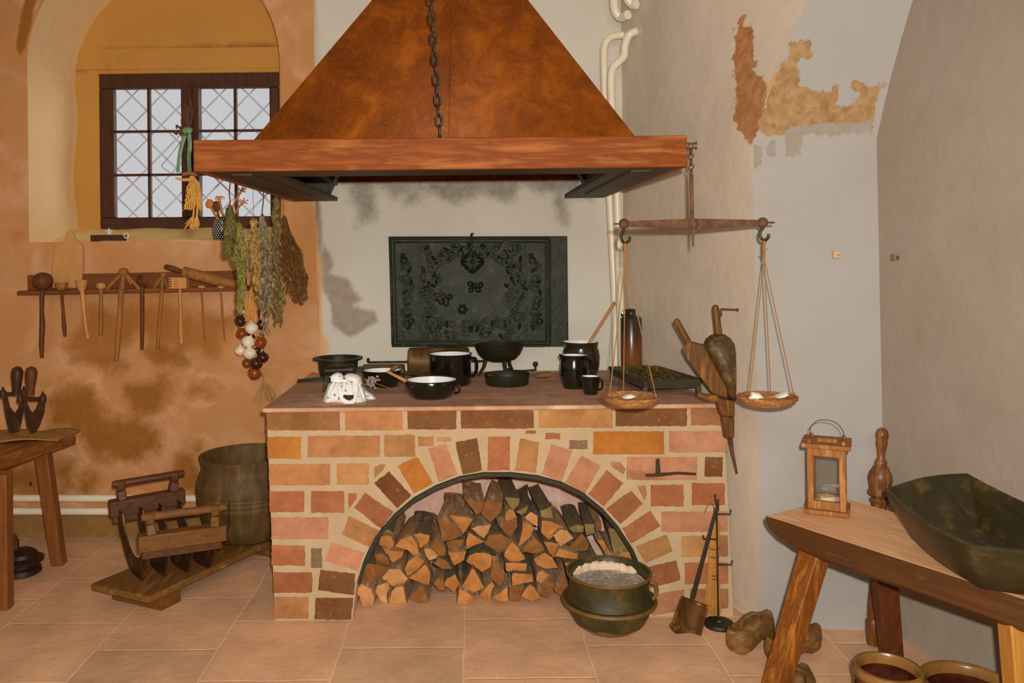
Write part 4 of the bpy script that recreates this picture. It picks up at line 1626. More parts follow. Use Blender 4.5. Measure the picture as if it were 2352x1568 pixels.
def scalepan(c_, pu, pv, ru, ends, tie, side):
    q = MB()
    q.tube(spline([c_ + Vector((0, 0, -12 * k)), P(tie[0] - 9, tie[1] - 58, YS), P(tie[0] - 7, tie[1] - 45, YS), P(tie[0] + 1, tie[1] - 41, YS), P(tie[0] + 9, tie[1] - 46, YS), P(tie[0] + 10, tie[1] - 55, YS)], 5), 3.6 * k, 8)
    q.build('hook', m_iron, bal)
    q = MB()
    q.tube([P(tie[0], tie[1] - 46, YS), P(*tie, YS)], 3.2 * k, 7)
    for i in range(3):
        q.tube([P(tie[0], tie[1] - 30 + i * 14, YS), P(tie[0] + RND.uniform(-9, 12), tie[1] - 30 + i * 9, YS - .01)], 1.2 * k, 5)
    q.build('knot', m_rope, bal)
    pc = P(pu, pv, YS)
    for (eu, ev, dy) in ends:
        q = MB()
        q.tube([P(*tie, YS), P(eu, ev, YS + dy)], 1.25 * k, 6)
        q.sphere(P(eu, ev, YS + dy), 4 * k, 8, 6)
        q.build('cord', m_rope, bal)
    q = MB()
    r = ru * k
    for i, (f_, z_) in enumerate(((.3, -18), (.48, -17), (.62, -15), (.74, -12), (.84, -9), (.92, -5.5), (.98, -2), (1.0, 1))):
        ring = MB()
        n_ = 40
        pts = [pc + Vector((math.cos(2 * math.pi * j / n_) * r * f_ * (1 + .02 * math.sin(j * 5 + i)), math.sin(2 * math.pi * j / n_) * r * f_, z_ * k + .002 * math.sin(j * 3 + i * 2))) for j in range(n_)]
        q.tube(pts + [pts[0]], 3.2 * k, 6, cap=False)
    q.lathe(pc, [(.02 * r, -19 * k), (.35 * r, -18 * k), (.75 * r, -11 * k), (.98 * r, 0), (.95 * r, 1 * k), (.72 * r, -8 * k), (.02 * r, -15 * k)], 32)
    q.build('pan', m_wick, bal)
    return pc


pcL = scalepan(cA, 1450, 912, 64, ((1400, 908, -.02), (1432, 904, .06), (1506, 908, -.02)), (1436, 598), -1)
pcR = scalepan(cB, 1762, 912, 64, ((1722, 906, -.03), (1770, 902, .06), (1822, 904, 0)), (1755, 592), 1)
m_lump = M('white lump', col(218, 198, 164), col(200, 178, 144), scale=25, bump=.5)
for pts, y, lb in (([(1426, 913), (1438, 906), (1452, 904), (1462, 910), (1450, 915), (1432, 916)], YS, 'flat white lump lying in the left scale pan'),
                   ([(1720, 904), (1728, 899), (1745, 902), (1756, 914), (1735, 919), (1720, 916)], YS - .02, 'larger white lump on the left side of the right scale pan'),
                   ([(1778, 911), (1792, 904), (1806, 898), (1812, 906), (1800, 912), (1784, 915)], YS - .01, 'smaller white lump on the right side of the right scale pan')):
    q = MB()
    q.pillow(pts, y, .05, 4)
    tag(q.build('white_lump', m_lump, ang=30), lb, 'lump', 'white lumps on the balance')
# ================================================================ left wall: shelf with kitchen tools
m_shelf = wood('red-brown shelf wood', col(112, 58, 20), col(86, 42, 14), 0, .5, 5, .25, .35)
m_tool = wood('tool wood', col(140, 88, 36), col(108, 64, 24), 2, .6, 6, .25)
m_toold = wood('dark tool wood', col(92, 50, 18), col(66, 36, 12), 2, .6, 6, .25)
m_tooll = wood('pale tool wood', col(176, 120, 62), col(150, 98, 46), 2, .65, 6, .25)
m_board = wood('pale board wood', col(174, 122, 66), col(158, 108, 54), 2, .7, 3, .15)
YSH = 4.19


def c3(x, y): return (x / 3.2667, 500 + y / 3.2667)


sh = thing('utensil_shelf', 'long narrow red-brown wooden shelf below the window holding kitchen tools', 'shelf', P(300, 672, YSH))
q = MB()
a, b = P(41, 673, YSH), P(566, 662, YSH)
for i in range(1):
    q.bar(a + Vector((0, .055, 0)), b + Vector((0, .055, 0)), .13, 10 * YSH / F)
q.build('shelf_board', m_shelf, sh, bev=.003)
q = MB()
a, b = P(65, 651, 4.295), P(566, 640, 4.295)
q.bar(a, b, .02, .088)
q.build('back_board', m_shelf, sh, bev=.003)
YT = 4.17


def handle(o, pts, r, mat, name='handle', n=10):
    q = MB()
    q.tube([P(*c3(x, y), YT) for x, y in pts], [w / 3.2667 / 2 * YT / F for w in r], n)
    return q.build(name, mat, o, ang=50)


G = 'wooden tools hung through the shelf'
kt = YT / F / 3.2667


def C3(x, y, dy=0): return P(*c3(x, y), YT + dy)


# a big ball masher
o = thing('wooden_masher', 'large round-headed dark wooden masher at the left end of the shelf', 'masher', C3(315, 580), G)
handle(o, [(320, 520), (315, 600), (314, 700), (318, 800), (312, 950), (315, 1050)], [28, 34, 30, 40, 36, 26], m_toold)
q = MB(); q.sphere(C3(320, 475), (74 * kt, 74 * kt, 66 * kt), 24, 16); q.build('head', m_toold, o)
# b small ladle
o = thing('small_ladle', 'small dark wooden ladle with a shallow bowl, second tool from the left', 'ladle', C3(470, 580), G)
handle(o, [(464, 520), (466, 590), (474, 700), (482, 820), (488, 890)], [18, 22, 22, 32, 20], m_toold)
q = MB(); q.lathe(C3(462, 540), [(x * kt, y * kt) for x, y in ((14, -6), (34, 6), (45, 30), (46, 52), (42, 54), (34, 30), (6, 14))], 24); q.build('bowl', m_tool, o)
# c cup ladle
o = thing('cup_ladle', 'pale wooden cup-shaped ladle, third tool from the left', 'ladle', C3(625, 580), G)
handle(o, [(612, 520), (622, 590), (632, 700), (646, 820), (656, 880), (660, 905)], [26, 34, 28, 26, 26, 36], m_tooll)
q = MB(); q.lathe(C3(612, 538), [(x * kt, y * kt) for x, y in ((22, -8), (30, 10), (40, 40), (46, 68), (42, 70), (34, 44), (6, 22))], 24); q.build('cup', m_tooll, o)
# d egg knob
o = thing('wooden_pestle', 'small wooden pestle with an egg-shaped head, fourth tool from the left', 'pestle', C3(758, 580), G)
handle(o, [(758, 520), (760, 600), (758, 740), (758, 880)], [26, 28, 30, 28], m_tool)
q = MB(); q.sphere(C3(758, 512), (35 * kt, 35 * kt, 27 * kt), 18, 12); q.build('head', m_tooll, o)


def quirl(name, lb, hub, prongs, hand, hw, pw, hr):
    o = thing(name, lb, 'whisk', C3(*hand[0]), G)
    handle(o, hand, hw, m_tool)
    q = MB(); q.sphere(C3(*hub), (hr * kt, hr * kt, hr * .9 * kt), 14, 9); q.build('hub', m_tool, o)
    for i, (x, y) in enumerate(prongs):
        q = MB(); q.tube([C3(*hub), C3(x, y, -.03 if i == 1 else .015)], [pw * .6 * kt, pw * .5 * kt], 8); q.build('prong', m_tool, o)


quirl('branch_whisk', 'large wooden branch whisk with spread prongs, in the middle of the shelf', (925, 408), ((800, 535), (920, 540), (1050, 535), (985, 500)),
      [(915, 480), (910, 600), (895, 800), (880, 1000), (874, 1072)], [40, 42, 40, 36, 34], 26, 38)
# f round ladle
o = thing('wooden_scoop', 'round wooden scoop seen edge on, right of the large branch whisk', 'scoop', C3(1066, 580), G)
handle(o, [(1066, 500), (1068, 600), (1068, 800), (1066, 940), (1066, 988)], [26, 32, 30, 28, 22], m_toold)
q = MB()
Mx = Matrix.Rotation(math.radians(62), 3, 'Y')
q.lathe(C3(1062, 478), [(x * kt, y * kt) for x, y in ((4, -30), (28, -24), (46, -4), (52, 14), (47, 14), (36, -6), (4, -18))], 24, Mx)
q.build('bowl', m_toold, o)
quirl('branch_whisk', 'small wooden branch whisk with short prongs, right of the round scoop', (1222, 430), ((1155, 530), (1215, 535), (1255, 525)),
      [(1217, 480), (1213, 600), (1200, 760), (1188, 900), (1185, 982)], [26, 28, 28, 26, 26], 18, 24)
# h meat mallet
o = thing('meat_mallet', 'wooden meat mallet with a square toothed head and turned handle', 'mallet', C3(1352, 580), G)
handle(o, [(1350, 530), (1350, 580), (1350, 596), (1352, 620), (1352, 640), (1354, 664), (1354, 680), (1356, 800), (1358, 890), (1360, 905), (1360, 925), (1360, 945)],
       [20, 22, 28, 22, 28, 22, 24, 30, 30, 22, 36, 24], m_tooll)
q = MB()
q.box(C3(1355, 488), (112 * kt, 80 * kt, 84 * kt))
for i in range(5):
    for j in (-1, 0, 1):
        p = C3(1298, 455 + i * 17)
        q.box(p + Vector((-10 * kt, j * 24 * kt, 0)), (26 * kt, 15 * kt, 9 * kt))
q.build('toothed_head', m_tooll, o, bev=.001)
# i, j thin sticks with coil tops
for x0, lb in (((1513, 1540), 'thin wooden stick whisk, left of the two thinnest tools on the shelf'), ((1658, 1688), 'thin wooden stick whisk, right of the two thinnest tools on the shelf')):
    o = thing('stick_whisk', lb, 'whisk', C3(x0[0], 570), G)
    handle(o, [(x0[0], 530), (x0[0] + 4, 600), ((x0[0] + x0[1]) / 2, 760), (x0[1], 915)], [13, 15, 14, 11], m_tool, n=8)
    q = MB()
    pts = []
    for i in range(40):
        a = i * .62
        pts.append(C3(x0[0], 526 - i * .35) + Vector((math.cos(a), math.sin(a), 0)) * 26 * kt)
    q.tube(pts, 3.5 * kt, 6)
    q.build('wire_coil', m_tooll, o)
# cutting board
q = MB()
pts = [(392, 528), (385, 440), (388, 330), (400, 250), (412, 218), (440, 200), (472, 178), (488, 150), (500, 112), (510, 98), (522, 94), (536, 100), (548, 118), (560, 150),
       (582, 182), (610, 200), (620, 218), (620, 350), (612, 450), (606, 528)]
q.prism([P(*c3(x, y), 4.265 + (528 - y) * .00006) for x, y in pts], (0, .018, 0))
tag(q.build('cutting_board', m_board, org=P(*c3(500, 528), 4.27), bev=.004), 'pale paddle-shaped cutting board leaning on the wall behind the shelf', 'cutting board')
# rolling pin
o = thing('rolling_pin', 'wooden rolling pin lying slanted on the right end of the shelf', 'rolling pin', C3(1500, 520))
a, b = C3(1370, 402, -.02), C3(1652, 474, .0)
q = MB()
q.tube([a, a.lerp(b, .04), a.lerp(b, .96), b], [x * kt for x in (34, 40, 42, 36)], 20)
q.build('roller', m_tool, o, ang=50)
for p0, p1, p2, m_, w_ in ((C3(1362, 400, -.02), C3(1300, 382, -.02), C3(1234, 364, -.02), m_toold, (15, 22, 12)), (C3(1650, 474), C3(1740, 492), C3(1830, 508), m_tool, (36, 34, 26))):
    q = MB()
    q.tube([p0, p1, p1.lerp(p2, .8), p2], [x * kt for x in (w_[0], w_[1], w_[1] * .9, w_[2])], 14)
    q.build('handle', m_, o, ang=50)

# ---- things in the window niche
bx = thing('wooden_box', 'dark low wooden box on the left of the window sill', 'box', P(250, 552, 4.42))
q = MB()
a, b = P(216, 545, 4.40), P(283, 545, 4.40)
zc_ = ZS
q.box(((a.x + b.x) / 2, 4.40, zc_ + .018), (b.x - a.x, .09, .034))
q.build('body', m_frame, bx, bev=.003)
st = MB()
c_ = P(250, 533, 4.40)
c_.z = ZS + .036
for a in range(5):
    an = math.pi * 2 * a / 5 + .3
    st.tube([c_ + Vector((0, 0, .018)), c_ + Vector((math.cos(an) * .022, .004 * (a % 2), .018 + math.sin(an) * .018))], [.008, .003], 8)
st.lathe(c_, [(.018, 0), (.014, .004), (.006, .010)], 14)
tag(st.build('star_figure', M('pale china', col(214, 196, 164), rough=.4, bump=0), org=c_), 'tiny pale star-shaped figure on the dark box in the window', 'figurine')
q = MB()
q.ring(P(290, 541, 4.37), .0135, .003, (.2, 1, .1), 18, 8)
c_ = P(290, 541, 4.37)
tag(q.build('china_ring', M('pale ring china', col(222, 190, 140), rough=.4, bump=0), org=(c_.x, c_.y, ZS)), 'small pale ring standing right of the dark box on the sill', 'ring')
# polka-dot pot with wooden spoons
t = NT('dark glaze with white dots')
tc = t.n('ShaderNodeTexCoord')
sx = t.n('ShaderNodeSeparateXYZ')
t.l(tc.outputs['Object'], sx.inputs[0])
ang_ = t.math('ARCTAN2', sx.outputs[1], sx.outputs[0])
u_ = t.math('MULTIPLY', ang_, 24 / (2 * math.pi))
v_ = t.math('MULTIPLY', sx.outputs[2], 95)
row = t.math('FLOOR', v_)
u2 = t.math('ADD', u_, t.math('MULTIPLY', t.math('MODULO', row, 2), .5))
du_ = t.math('SUBTRACT', t.math('FRACT', t.math('ADD', u2, 50)), .5)
dv_ = t.math('SUBTRACT', t.math('FRACT', v_), .5)
dd = t.math('SQRT', t.math('ADD', t.math('MULTIPLY', du_, du_), t.math('MULTIPLY', dv_, dv_)))
t.l(t.mix(t.math('LESS_THAN', dd, .26), col(24, 22, 18), col(210, 190, 160)), t.b.inputs['Base Color'])
t.b.inputs['Roughness'].default_value = .15
yp = 4.37
c_ = P(512, 553, yp)
c_.z = ZS
kp = yp / F
pot = thing('dotted_pot', 'dark pot with white polka dots on the window sill, holding wooden spoons', 'pot', c_)
q = MB()
q.lathe(c_, [(x * kp, z * kp) for x, z in ((19, 0), (22, 6), (24, 18), (22, 34), (20, 42), (21, 48), (19, 48), (18, 42), (19, 20), (4, 12))], 32)
q.build('body', t.m, pot, ang=50)
ysp = 4.37
ms1 = woodcol('orange-brown spoon wood', (176, 106, 46), (150, 84, 34), 2)  # orange-brown wood of the spoons and whisks in the dotted pot
for a, b, w_, L_, lb, hd in (((502, 507), (482, 472), 3, 9, 'wooden spoon with an orange-brown oval bowl in the dotted pot', (9, 11)),
                             ((505, 507), (497, 478), 2.6, 12, 'dark round wooden ladle behind the spoon in the dotted pot', (12, 13)),
                             ):
    o = thing('wooden_spoon', lb, 'spoon', P(*a, ysp))
    q = MB()
    dy = .012 if hd[0] > 10 else -.008
    q.tube([P(*a, ysp + dy) + Vector((0, 0, -.05)), P(*a, ysp + dy), P(*b, ysp + dy)], w_ * kp, 8)
    q.build('handle', ms1 if hd[0] < 10 else m_toold, o)
    q = MB()
    q.sphere(P(b[0] - 1, b[1] - 4, ysp + dy), (hd[0] * kp, .008, hd[1] * kp), 18, 12, Matrix.Rotation(.35, 3, 'Y'))
    q.build('bowl', ms1 if hd[0] < 10 else m_toold, o)
o = thing('branch_whisk', 'small branch whisk with thin prongs standing in the dotted pot', 'whisk', P(516, 507, ysp))
q = MB()
q.tube([P(518, 520, ysp), P(515, 507, ysp), P(502, 452, ysp)], [2.4 * kp, 2.4 * kp, 3.2 * kp], 8)
q.build('handle', ms1, o)
for dx, dy_ in ((-8, 14), (14, 11), (8, 14), (-4, 16)):
    q = MB()
    q.tube(spline([P(502, 453, ysp), P(502 + dx * .6, 451, ysp - .004), P(502 + dx, 450 + dy_ * .6, ysp - .006)], 5), 1.2 * kp, 6)
    q.build('prong', ms1, o)
for (a, m1, b), lb in ((((524, 507), (540, 462), (556, 436)), 'branching wooden stirrer leaning right in the dotted pot'), (((530, 505), (548, 476), (560, 462)), 'short wooden whisk with a star head leaning right in the dotted pot')):
    o = thing('branch_whisk', lb, 'whisk', P(*a, ysp + .01))
    q = MB()
    q.tube([P(a[0] - 4, a[1] + 10, ysp + .01), P(*a, ysp + .01), P(*m1, ysp + .015), P(*b, ysp + .02)], 2.6 * kp, 8)
    q.build('handle', ms1, o)
    for j in range(5):
        an = -2.6 + j * 1.1
        q = MB()
        q.tube([P(b[0] - 1, b[1] + 2, ysp + .02), P(b[0] + 11 * math.cos(an), b[1] + 8 * math.sin(an), ysp + .02)], 1.4 * kp, 6)
        q.build('prong', ms1, o)

# ---- dried flowers with green ribbon on the window post, straw bundle
m_twig = M('brown twig', col(96, 60, 26), col(70, 44, 20))
m_rib = M('green satin ribbon', col(104, 140, 100), col(84, 120, 84), rough=.35, bump=0, stretch=(1, 1, 4))
ywp = 4.70
fb_ = thing('dried_bouquet', 'dried flower bunch with green ribbon tied to the window centre post', 'bouquet', P(430, 300, ywp))
q = MB()
for i in range(16):
    u1, v1 = RND.uniform(404, 448), RND.uniform(226, 286)
    pts = [P(RND.uniform(426, 436), 302, ywp), P((u1 + 430) / 2 + RND.uniform(-5, 5), (v1 + 300) / 2, ywp - .02), P(u1 * .5 + 215, v1, ywp - .02)]
    q.tube(spline(pts, 3), .0018, 5)
for i in range(26):
    q.sphere(P(RND.uniform(398, 446), RND.uniform(288, 312), ywp - .02 + RND.uniform(-.02, .02)), RND.uniform(.004, .011), 7, 5)
q.tube(spline([P(428, 305, ywp), P(404, 340, ywp), P(380, 370, ywp), P(372, 382, ywp), P(390, 396, ywp)], 5), .0016, 5)
q.build('dry_stems', m_twig, fb_)
q = MB()
for pts in ([(428, 298), (418, 330), (412, 360), (409, 396)], [(432, 298), (436, 330), (434, 360), (436, 398)]):
    for i in range(1):
        s_ = spline([P(u, v, ywp - .03) for u, v in pts], 6)
        q.tube(s_, .011, 8, flat=.18)
q.sphere(P(430, 300, ywp - .03), (.03, .012, .02), 12, 8)
q.build('ribbon', m_rib, fb_, ang=60)
m_straw = M('golden straw', col(160, 112, 46), col(128, 84, 28), scale=40, stretch=(1, 1, 8), rough=.7)
ystr = 2.74
sd = thing('straw_bundle', 'golden straw bundle with two tufted ends hanging below the left hood corner', 'straw', P(440, 400, ystr))
q = MB()
for i in range(46):
    f_ = RND.uniform(-1, 1)
    u0_, u1_ = 446 + f_ * 12, 452 + f_ * 13
    q.tube([P(440 + f_ * 4, 404, ystr), P(u0_, 420, ystr + RND.uniform(-.015, .015)), P(u1_, RND.uniform(450, 486), ystr + RND.uniform(-.02, .02))], .0012, 5)
for cx_, v0_, e_ in ((448, 440, 432), (456, 450, 450)):
    for i in range(16):
        x = RND.uniform(-1, 1)
        q.tube([P(cx_ + x * 2, v0_, ystr), P(cx_ - 4 + x * 1.5, 496, ystr), P(e_ + x * 10, RND.uniform(514, 528), ystr + RND.uniform(-.01, .01))], .0012, 5)
q.tube([P(403, 409, ystr), P(420, 413, ystr), P(442, 412, ystr)], [.003, .005, .006], 8)
q.build('straws', m_straw, sd)
q = MB()
for i in range(4):
    x = 425 + i * 5
    for j in range(10):
        p = P(x + RND.uniform(-1, 1) - j * .9 + 8, 424 + j * 6, ystr - .01)
        q.sphere(p, (.003, .003, .006), 6, 5, Matrix.Rotation(.4, 3, 'Y'))
        q.tube([p, p + Vector((RND.choice((-1, 1)) * .008, 0, -.008))], .0007, 4)
q.build('grain_ears', m_straw, sd)
q = MB()
q.tube(spline([P(420, 401, ystr), P(430, 398, ystr), P(445, 399, ystr), P(452, 403, ystr)], 4), .006, 8)
q.build('tie', m_twig, sd)

# ---- herb bundles along the left edge of the hood
HXE = xl + .012


def C7(x, y): return (460 + x / 3.135, 440 + y / 3.135)


def herb(name, lb, cat, spine, width, mats, n_str, leafs, leaf_l, top=None, seed=1, droop=0):
    """spine/width in crop pixels; hangs from the hood's left edge"""
    r_ = random.Random(seed)
    u, v = C7(*spine[0])
    y = min(4.2, F * abs(HXE) / (U0 - u))
    o = thing(name, lb, 'herbs', P(u, v, y), 'herb bundles hanging from the hood')
    kk = y / F / 3.135
    sp_ = [P(*C7(*p), y) for p in spine]
    dense = spline(sp_, 8)
    wd = []
    for i in range(len(dense)):
        f_ = i / (len(dense) - 1) * (len(width) - 1)
        j = min(int(f_), len(width) - 2)
        wd.append(width[j] + (width[j + 1] - width[j]) * (f_ - j))
    q = MB()
    lf = MB()
    for s in range(n_str):
        a0 = r_.uniform(0, 6.28)
        rad = math.sqrt(r_.random())
        end = r_.uniform(.45, 1.0)
        pts = []
        ph = r_.uniform(0, 6)
        for i in range(0, int(len(dense) * end), 2):
            w_ = wd[i] * kk * .5 * rad
            wob = .12 * wd[i] * kk
            pts.append(dense[i] + Vector((math.cos(a0) * w_ + math.sin(i * .7 + ph) * wob, math.sin(a0) * w_ * .8, 0)))
        if len(pts) < 2:
            continue
        q.tube(pts, .0011, 4)
        for i in range(int(leafs * end)):
            f_ = r_.random() ** .9
            t_ = f_ * (len(pts) - 1)
            j = min(int(t_), len(pts) - 2)
            c0 = pts[j].lerp(pts[j + 1], t_ - j)
            a = r_.uniform(0, 6.28)
            L = leaf_l * r_.uniform(.5, 1.3)
            d = Vector((math.cos(a) * .7, math.sin(a) * .7, -1.0)).normalized() * L
            sd_ = Vector((-math.sin(a), math.cos(a), 0)) * L * .32
            bend = Vector((0, 0, -L * .3))
            lf.add([c0, c0 + d * .5 + sd_, c0 + d + bend, c0 + d * .5 - sd_, c0 + d * .5 + Vector((math.cos(a), math.sin(a), 0)) * L * .18],
                   [(0, 1, 4), (1, 2, 4), (2, 3, 4), (3, 0, 4), (0, 3, 2, 1)])
    q.build('stems', mats[0], o)
    lf.build('foliage', mats[1], o, ang=0)
    q = MB()
    tz = P(u, 0, y).z
    ztop = zb - .002
    p0 = sp_[0]
    if top:
        q.tube([Vector((p0.x, p0.y, p0.z - .02))] + [P(*C7(*p), y) for p in top], .0026, 6)
    else:
        q.tube([p0 + Vector((0, 0, -.01)), Vector((HXE, y, ztop))], .0009, 5)
    q.build('hanging_string' if not top else 'twig', m_twig, o)
    return o


def hm(n, a, b, c_=None): return M(n, col(*a), col(*b), col(*c_) if c_ else None, scale=25, bump=0, rough=.8)


h1 = hm('dark green herb', (88, 74, 26), (64, 56, 20), (116, 92, 36))
h2 = hm('green herb', (112, 104, 40), (86, 78, 28), (136, 118, 52))
h3 = hm('yellow herb', (158, 122, 54), (134, 100, 42), (124, 110, 66))
h4 = hm('grey herb', (138, 122, 88), (104, 88, 58), (156, 140, 108))
h5 = hm('grey green herb', (128, 112, 56), (98, 84, 38), (146, 130, 84))
h6 = hm('brown herb', (110, 70, 20), (84, 52, 14), (130, 88, 30))
herb('herb_bundle', 'dark green dried herb bunch on a long twig, leftmost under the hood edge', 'herbs', [(212, 95), (215, 180), (212, 280), (206, 380), (204, 425)], [20, 46, 58, 46, 18], (m_twig, h1), 26, 26, .022,
     top=[(214, 60), (208, 0), (216, -60), (206, -110)], seed=2)
herb('herb_bundle', 'green dried herb bunch, thick in the middle, hanging over the shelf end', 'herbs', [(278, 215), (282, 330), (282, 430), (290, 560), (292, 700), (284, 800), (278, 870)], [10, 60, 108, 62, 42, 40, 18], (m_twig, h2), 40, 34, .020, seed=3)
herb('herb_bundle', 'yellow dried herb bunch hanging in front of the sill', 'herbs', [(384, 185), (388, 300), (392, 420), (402, 560), (402, 660), (398, 780)], [24, 50, 52, 56, 40, 18], (m_twig, h3), 30, 26, .018, seed=4)
herb('herb_bundle', 'long grey dried herb bunch, the longest bunch under the hood', 'herbs', [(446, 160), (448, 280), (455, 420), (468, 560), (470, 700), (466, 860), (462, 1030)], [10, 60, 100, 128, 104, 70, 36], (m_twig, h4), 56, 36, .018,
     top=[(446, 130), (452, 90), (456, 40), (455, 0)], seed=5)
herb('herb_bundle', 'thin grey-green dried herb bunch beside the window edge', 'herbs', [(546, 35), (548, 160), (545, 300), (540, 480), (548, 640), (560, 800), (566, 980)], [24, 44, 52, 66, 84, 84, 70], (m_twig, h5), 34, 34, .018, seed=6)
herb('herb_bundle', 'fan-shaped brown dried herb bunch, rightmost under the hood edge', 'herbs', [(604, 170), (618, 300), (640, 420), (662, 560), (690, 700), (700, 815)], [8, 60, 150, 190, 170, 90], (m_twig, h6), 60, 34, .018, seed=7)

# ---- onion braid
yo = 4.17
ko = yo / F / 3.135
br_ = thing('onion_braid', 'braid of white, red and dark onions hanging from the right end of the shelf', 'onions', P(*C7(370, 690), yo))
m_onw = M('white onion skin', col(218, 190, 156), col(204, 170, 134), scale=6, stretch=(3, 3, 1), rough=.22, bump=.05, coat=.3)
m_onr = M('red onion skin', col(128, 58, 14), col(104, 42, 10), scale=8, stretch=(3, 3, 1), rough=.2, bump=.05, coat=.4)
m_ond = M('dark onion skin', col(62, 26, 10), col(42, 18, 8), scale=8, stretch=(3, 3, 1), rough=.2, bump=.05, coat=.4)
on = [(288, 932, 42, m_ond, -.01), (370, 982, 46, m_onw, -.045), (300, 1022, 43, m_onr, -.01), (372, 1048, 38, m_ond, .01), (346, 1080, 47, m_onw, -.04), (437, 1088, 43, m_onr, -.02),
      (290, 1145, 40, m_onw, -.01), (408, 1142, 30, m_ond, .01), (356, 1163, 46, m_onw, -.05), (452, 1193, 42, m_ond, -.01), (337, 1236, 36, m_onr, .0), (403, 1238, 46, m_ond, -.045), (391, 1308, 49, m_onr, -.03),
      (298, 862, 24, m_onw, .02), (432, 880, 30, m_onr, .02), (433, 800, 22, m_onw, .02), (436, 960, 34, m_ond, .02)]
for x, y_, r_, mm_, dy in on:
    q = MB()
    c_ = P(*C7(x, y_), yo + dy)
    R_ = r_ * ko
    Mx = Matrix.Rotation(RND.uniform(-.5, .5), 3, 'Y') @ Matrix.Rotation(RND.uniform(-.4, .4), 3, 'X')
    q.lathe(c_, [(.02 * R_, -1.08 * R_), (.12 * R_, -.95 * R_), (.55 * R_, -.78 * R_), (.9 * R_, -.4 * R_), (1.04 * R_, 0), (.95 * R_, .38 * R_), (.62 * R_, .72 * R_), (.25 * R_, .92 * R_), (.1 * R_, 1.12 * R_), (.05 * R_, 1.3 * R_)], 22, Mx)
    q.build('onion', mm_, br_, ang=60)
q = MB()
for i in range(40):
    x = RND.uniform(-1, 1)
    q.tube([P(*C7(370 + x * 8, 685 + RND.uniform(-10, 10)), yo - .02), P(*C7(366 + x * 20, 800), yo - .05), P(*C7(362 + x * 52, RND.uniform(880, 945)), yo - .06)], .0019, 5)
q.tube([P(*C7(370, 690), yo - .02), P(*C7(395, 1000), yo), P(*C7(400, 1150), yo + .005), P(*C7(392, 1300), yo)], .008, 7)
q.build('straw_plait', M('braid straw', col(196, 138, 68), col(160, 104, 46), scale=40), br_)
q = MB()
for i in range(34):
    x = RND.uniform(-1, 1)
    q.tube(spline([P(*C7(436, 1290), yo), P(*C7(470 + x * 18, 1370), yo - .01), P(*C7(468 + x * 88, RND.uniform(1470, 1525)), yo + RND.uniform(-.02, .02))], 3), .0014, 4)
q.build('root_tuft', M('dry roots', col(176, 134, 76), col(130, 92, 44)), br_)

# ================================================================ table at the left edge
m_tab = wood('table wood', col(128, 72, 26), col(96, 52, 18), 1, .5, 4, .25, .4, col(146, 88, 36))
m_tabl = wood('table leg wood', col(120, 68, 26), col(92, 50, 18), 2, .5, 5, .25, .4)
zt_ = .63
tb = thing('work_table', 'brown wooden table with splayed legs, cut off by the left edge', 'table', (-2.25, 3.7, 0))
q = MB()
r1_, r2_ = PZ(175, 992, zt_), PZ(0, 1050, zt_)
dv2 = (r2_ - r1_).normalized()
nrm = Vector((-dv2.y, dv2.x, 0))
if nrm.x > 0:
    nrm = -nrm
r2_ = r1_ + dv2 * .62
pl_ = [r1_, r2_, r2_ + nrm * .85, r1_ + nrm * .85]
q.prism(pl_, (0, 0, -.055))
q.build('table_top', m_tab, tb, bev=.004)
for (t0, t1, bz0) in (((97, 1048), 3.90, (136, 1296)), ((5, 1092), 3.50, (10, 1396))):
    q = MB()
    fl_ = PZ(*bz0, 0)
    top_ = P(*t0, fl_.y - .06)
    top_.z = zt_ - .05
    q.bar(top_, fl_, .062, .055, (0, 1, 0), w2=.055)
    q.build('leg', m_tabl, tb, bev=.004)
for dx in (0, 1):
    q = MB()
    f0 = PZ(136, 1296, 0) if dx == 0 else PZ(10, 1396, 0)
    q.bar(Vector((-2.66, f0.y + .02, zt_ - .05)), Vector((-2.74, f0.y, 0)), .06, .055, (0, 1, 0))
    q.build('leg', m_tabl, tb, bev=.004)
# cloth sack under the choppers
m_sack = M('brown sackcloth', col(150, 104, 48), col(120, 82, 34), scale=40, rough=.95, bump=.7)
q = MB()
cs = PZ(52, 1006, zt_)
q.grid(lambda a, b: Vector((cs.x - .26 + .46 * a, cs.y - .09 + .22 * b + .02 * math.sin(a * 9), zt_ + .004 + .012 * abs(math.sin(a * 7 + b * 5)) * math.sin(math.pi * a) ** .5)), 24, 14)
tag(q.build('sackcloth', m_sack, org=cs, solid=.006), 'brown sackcloth spread on the table under the two choppers', 'cloth')
m_blade = M('dark rusty blade', col(74, 44, 18), col(48, 30, 14), col(96, 62, 28), scale=10, rough=.5, bump=.25, metal=.4)
m_dkw = wood('dark handle wood', col(66, 34, 12), col(46, 24, 10), 2, .5, 6, .2)


def cc3(p): return cv(p, 2.614, 0, 820)


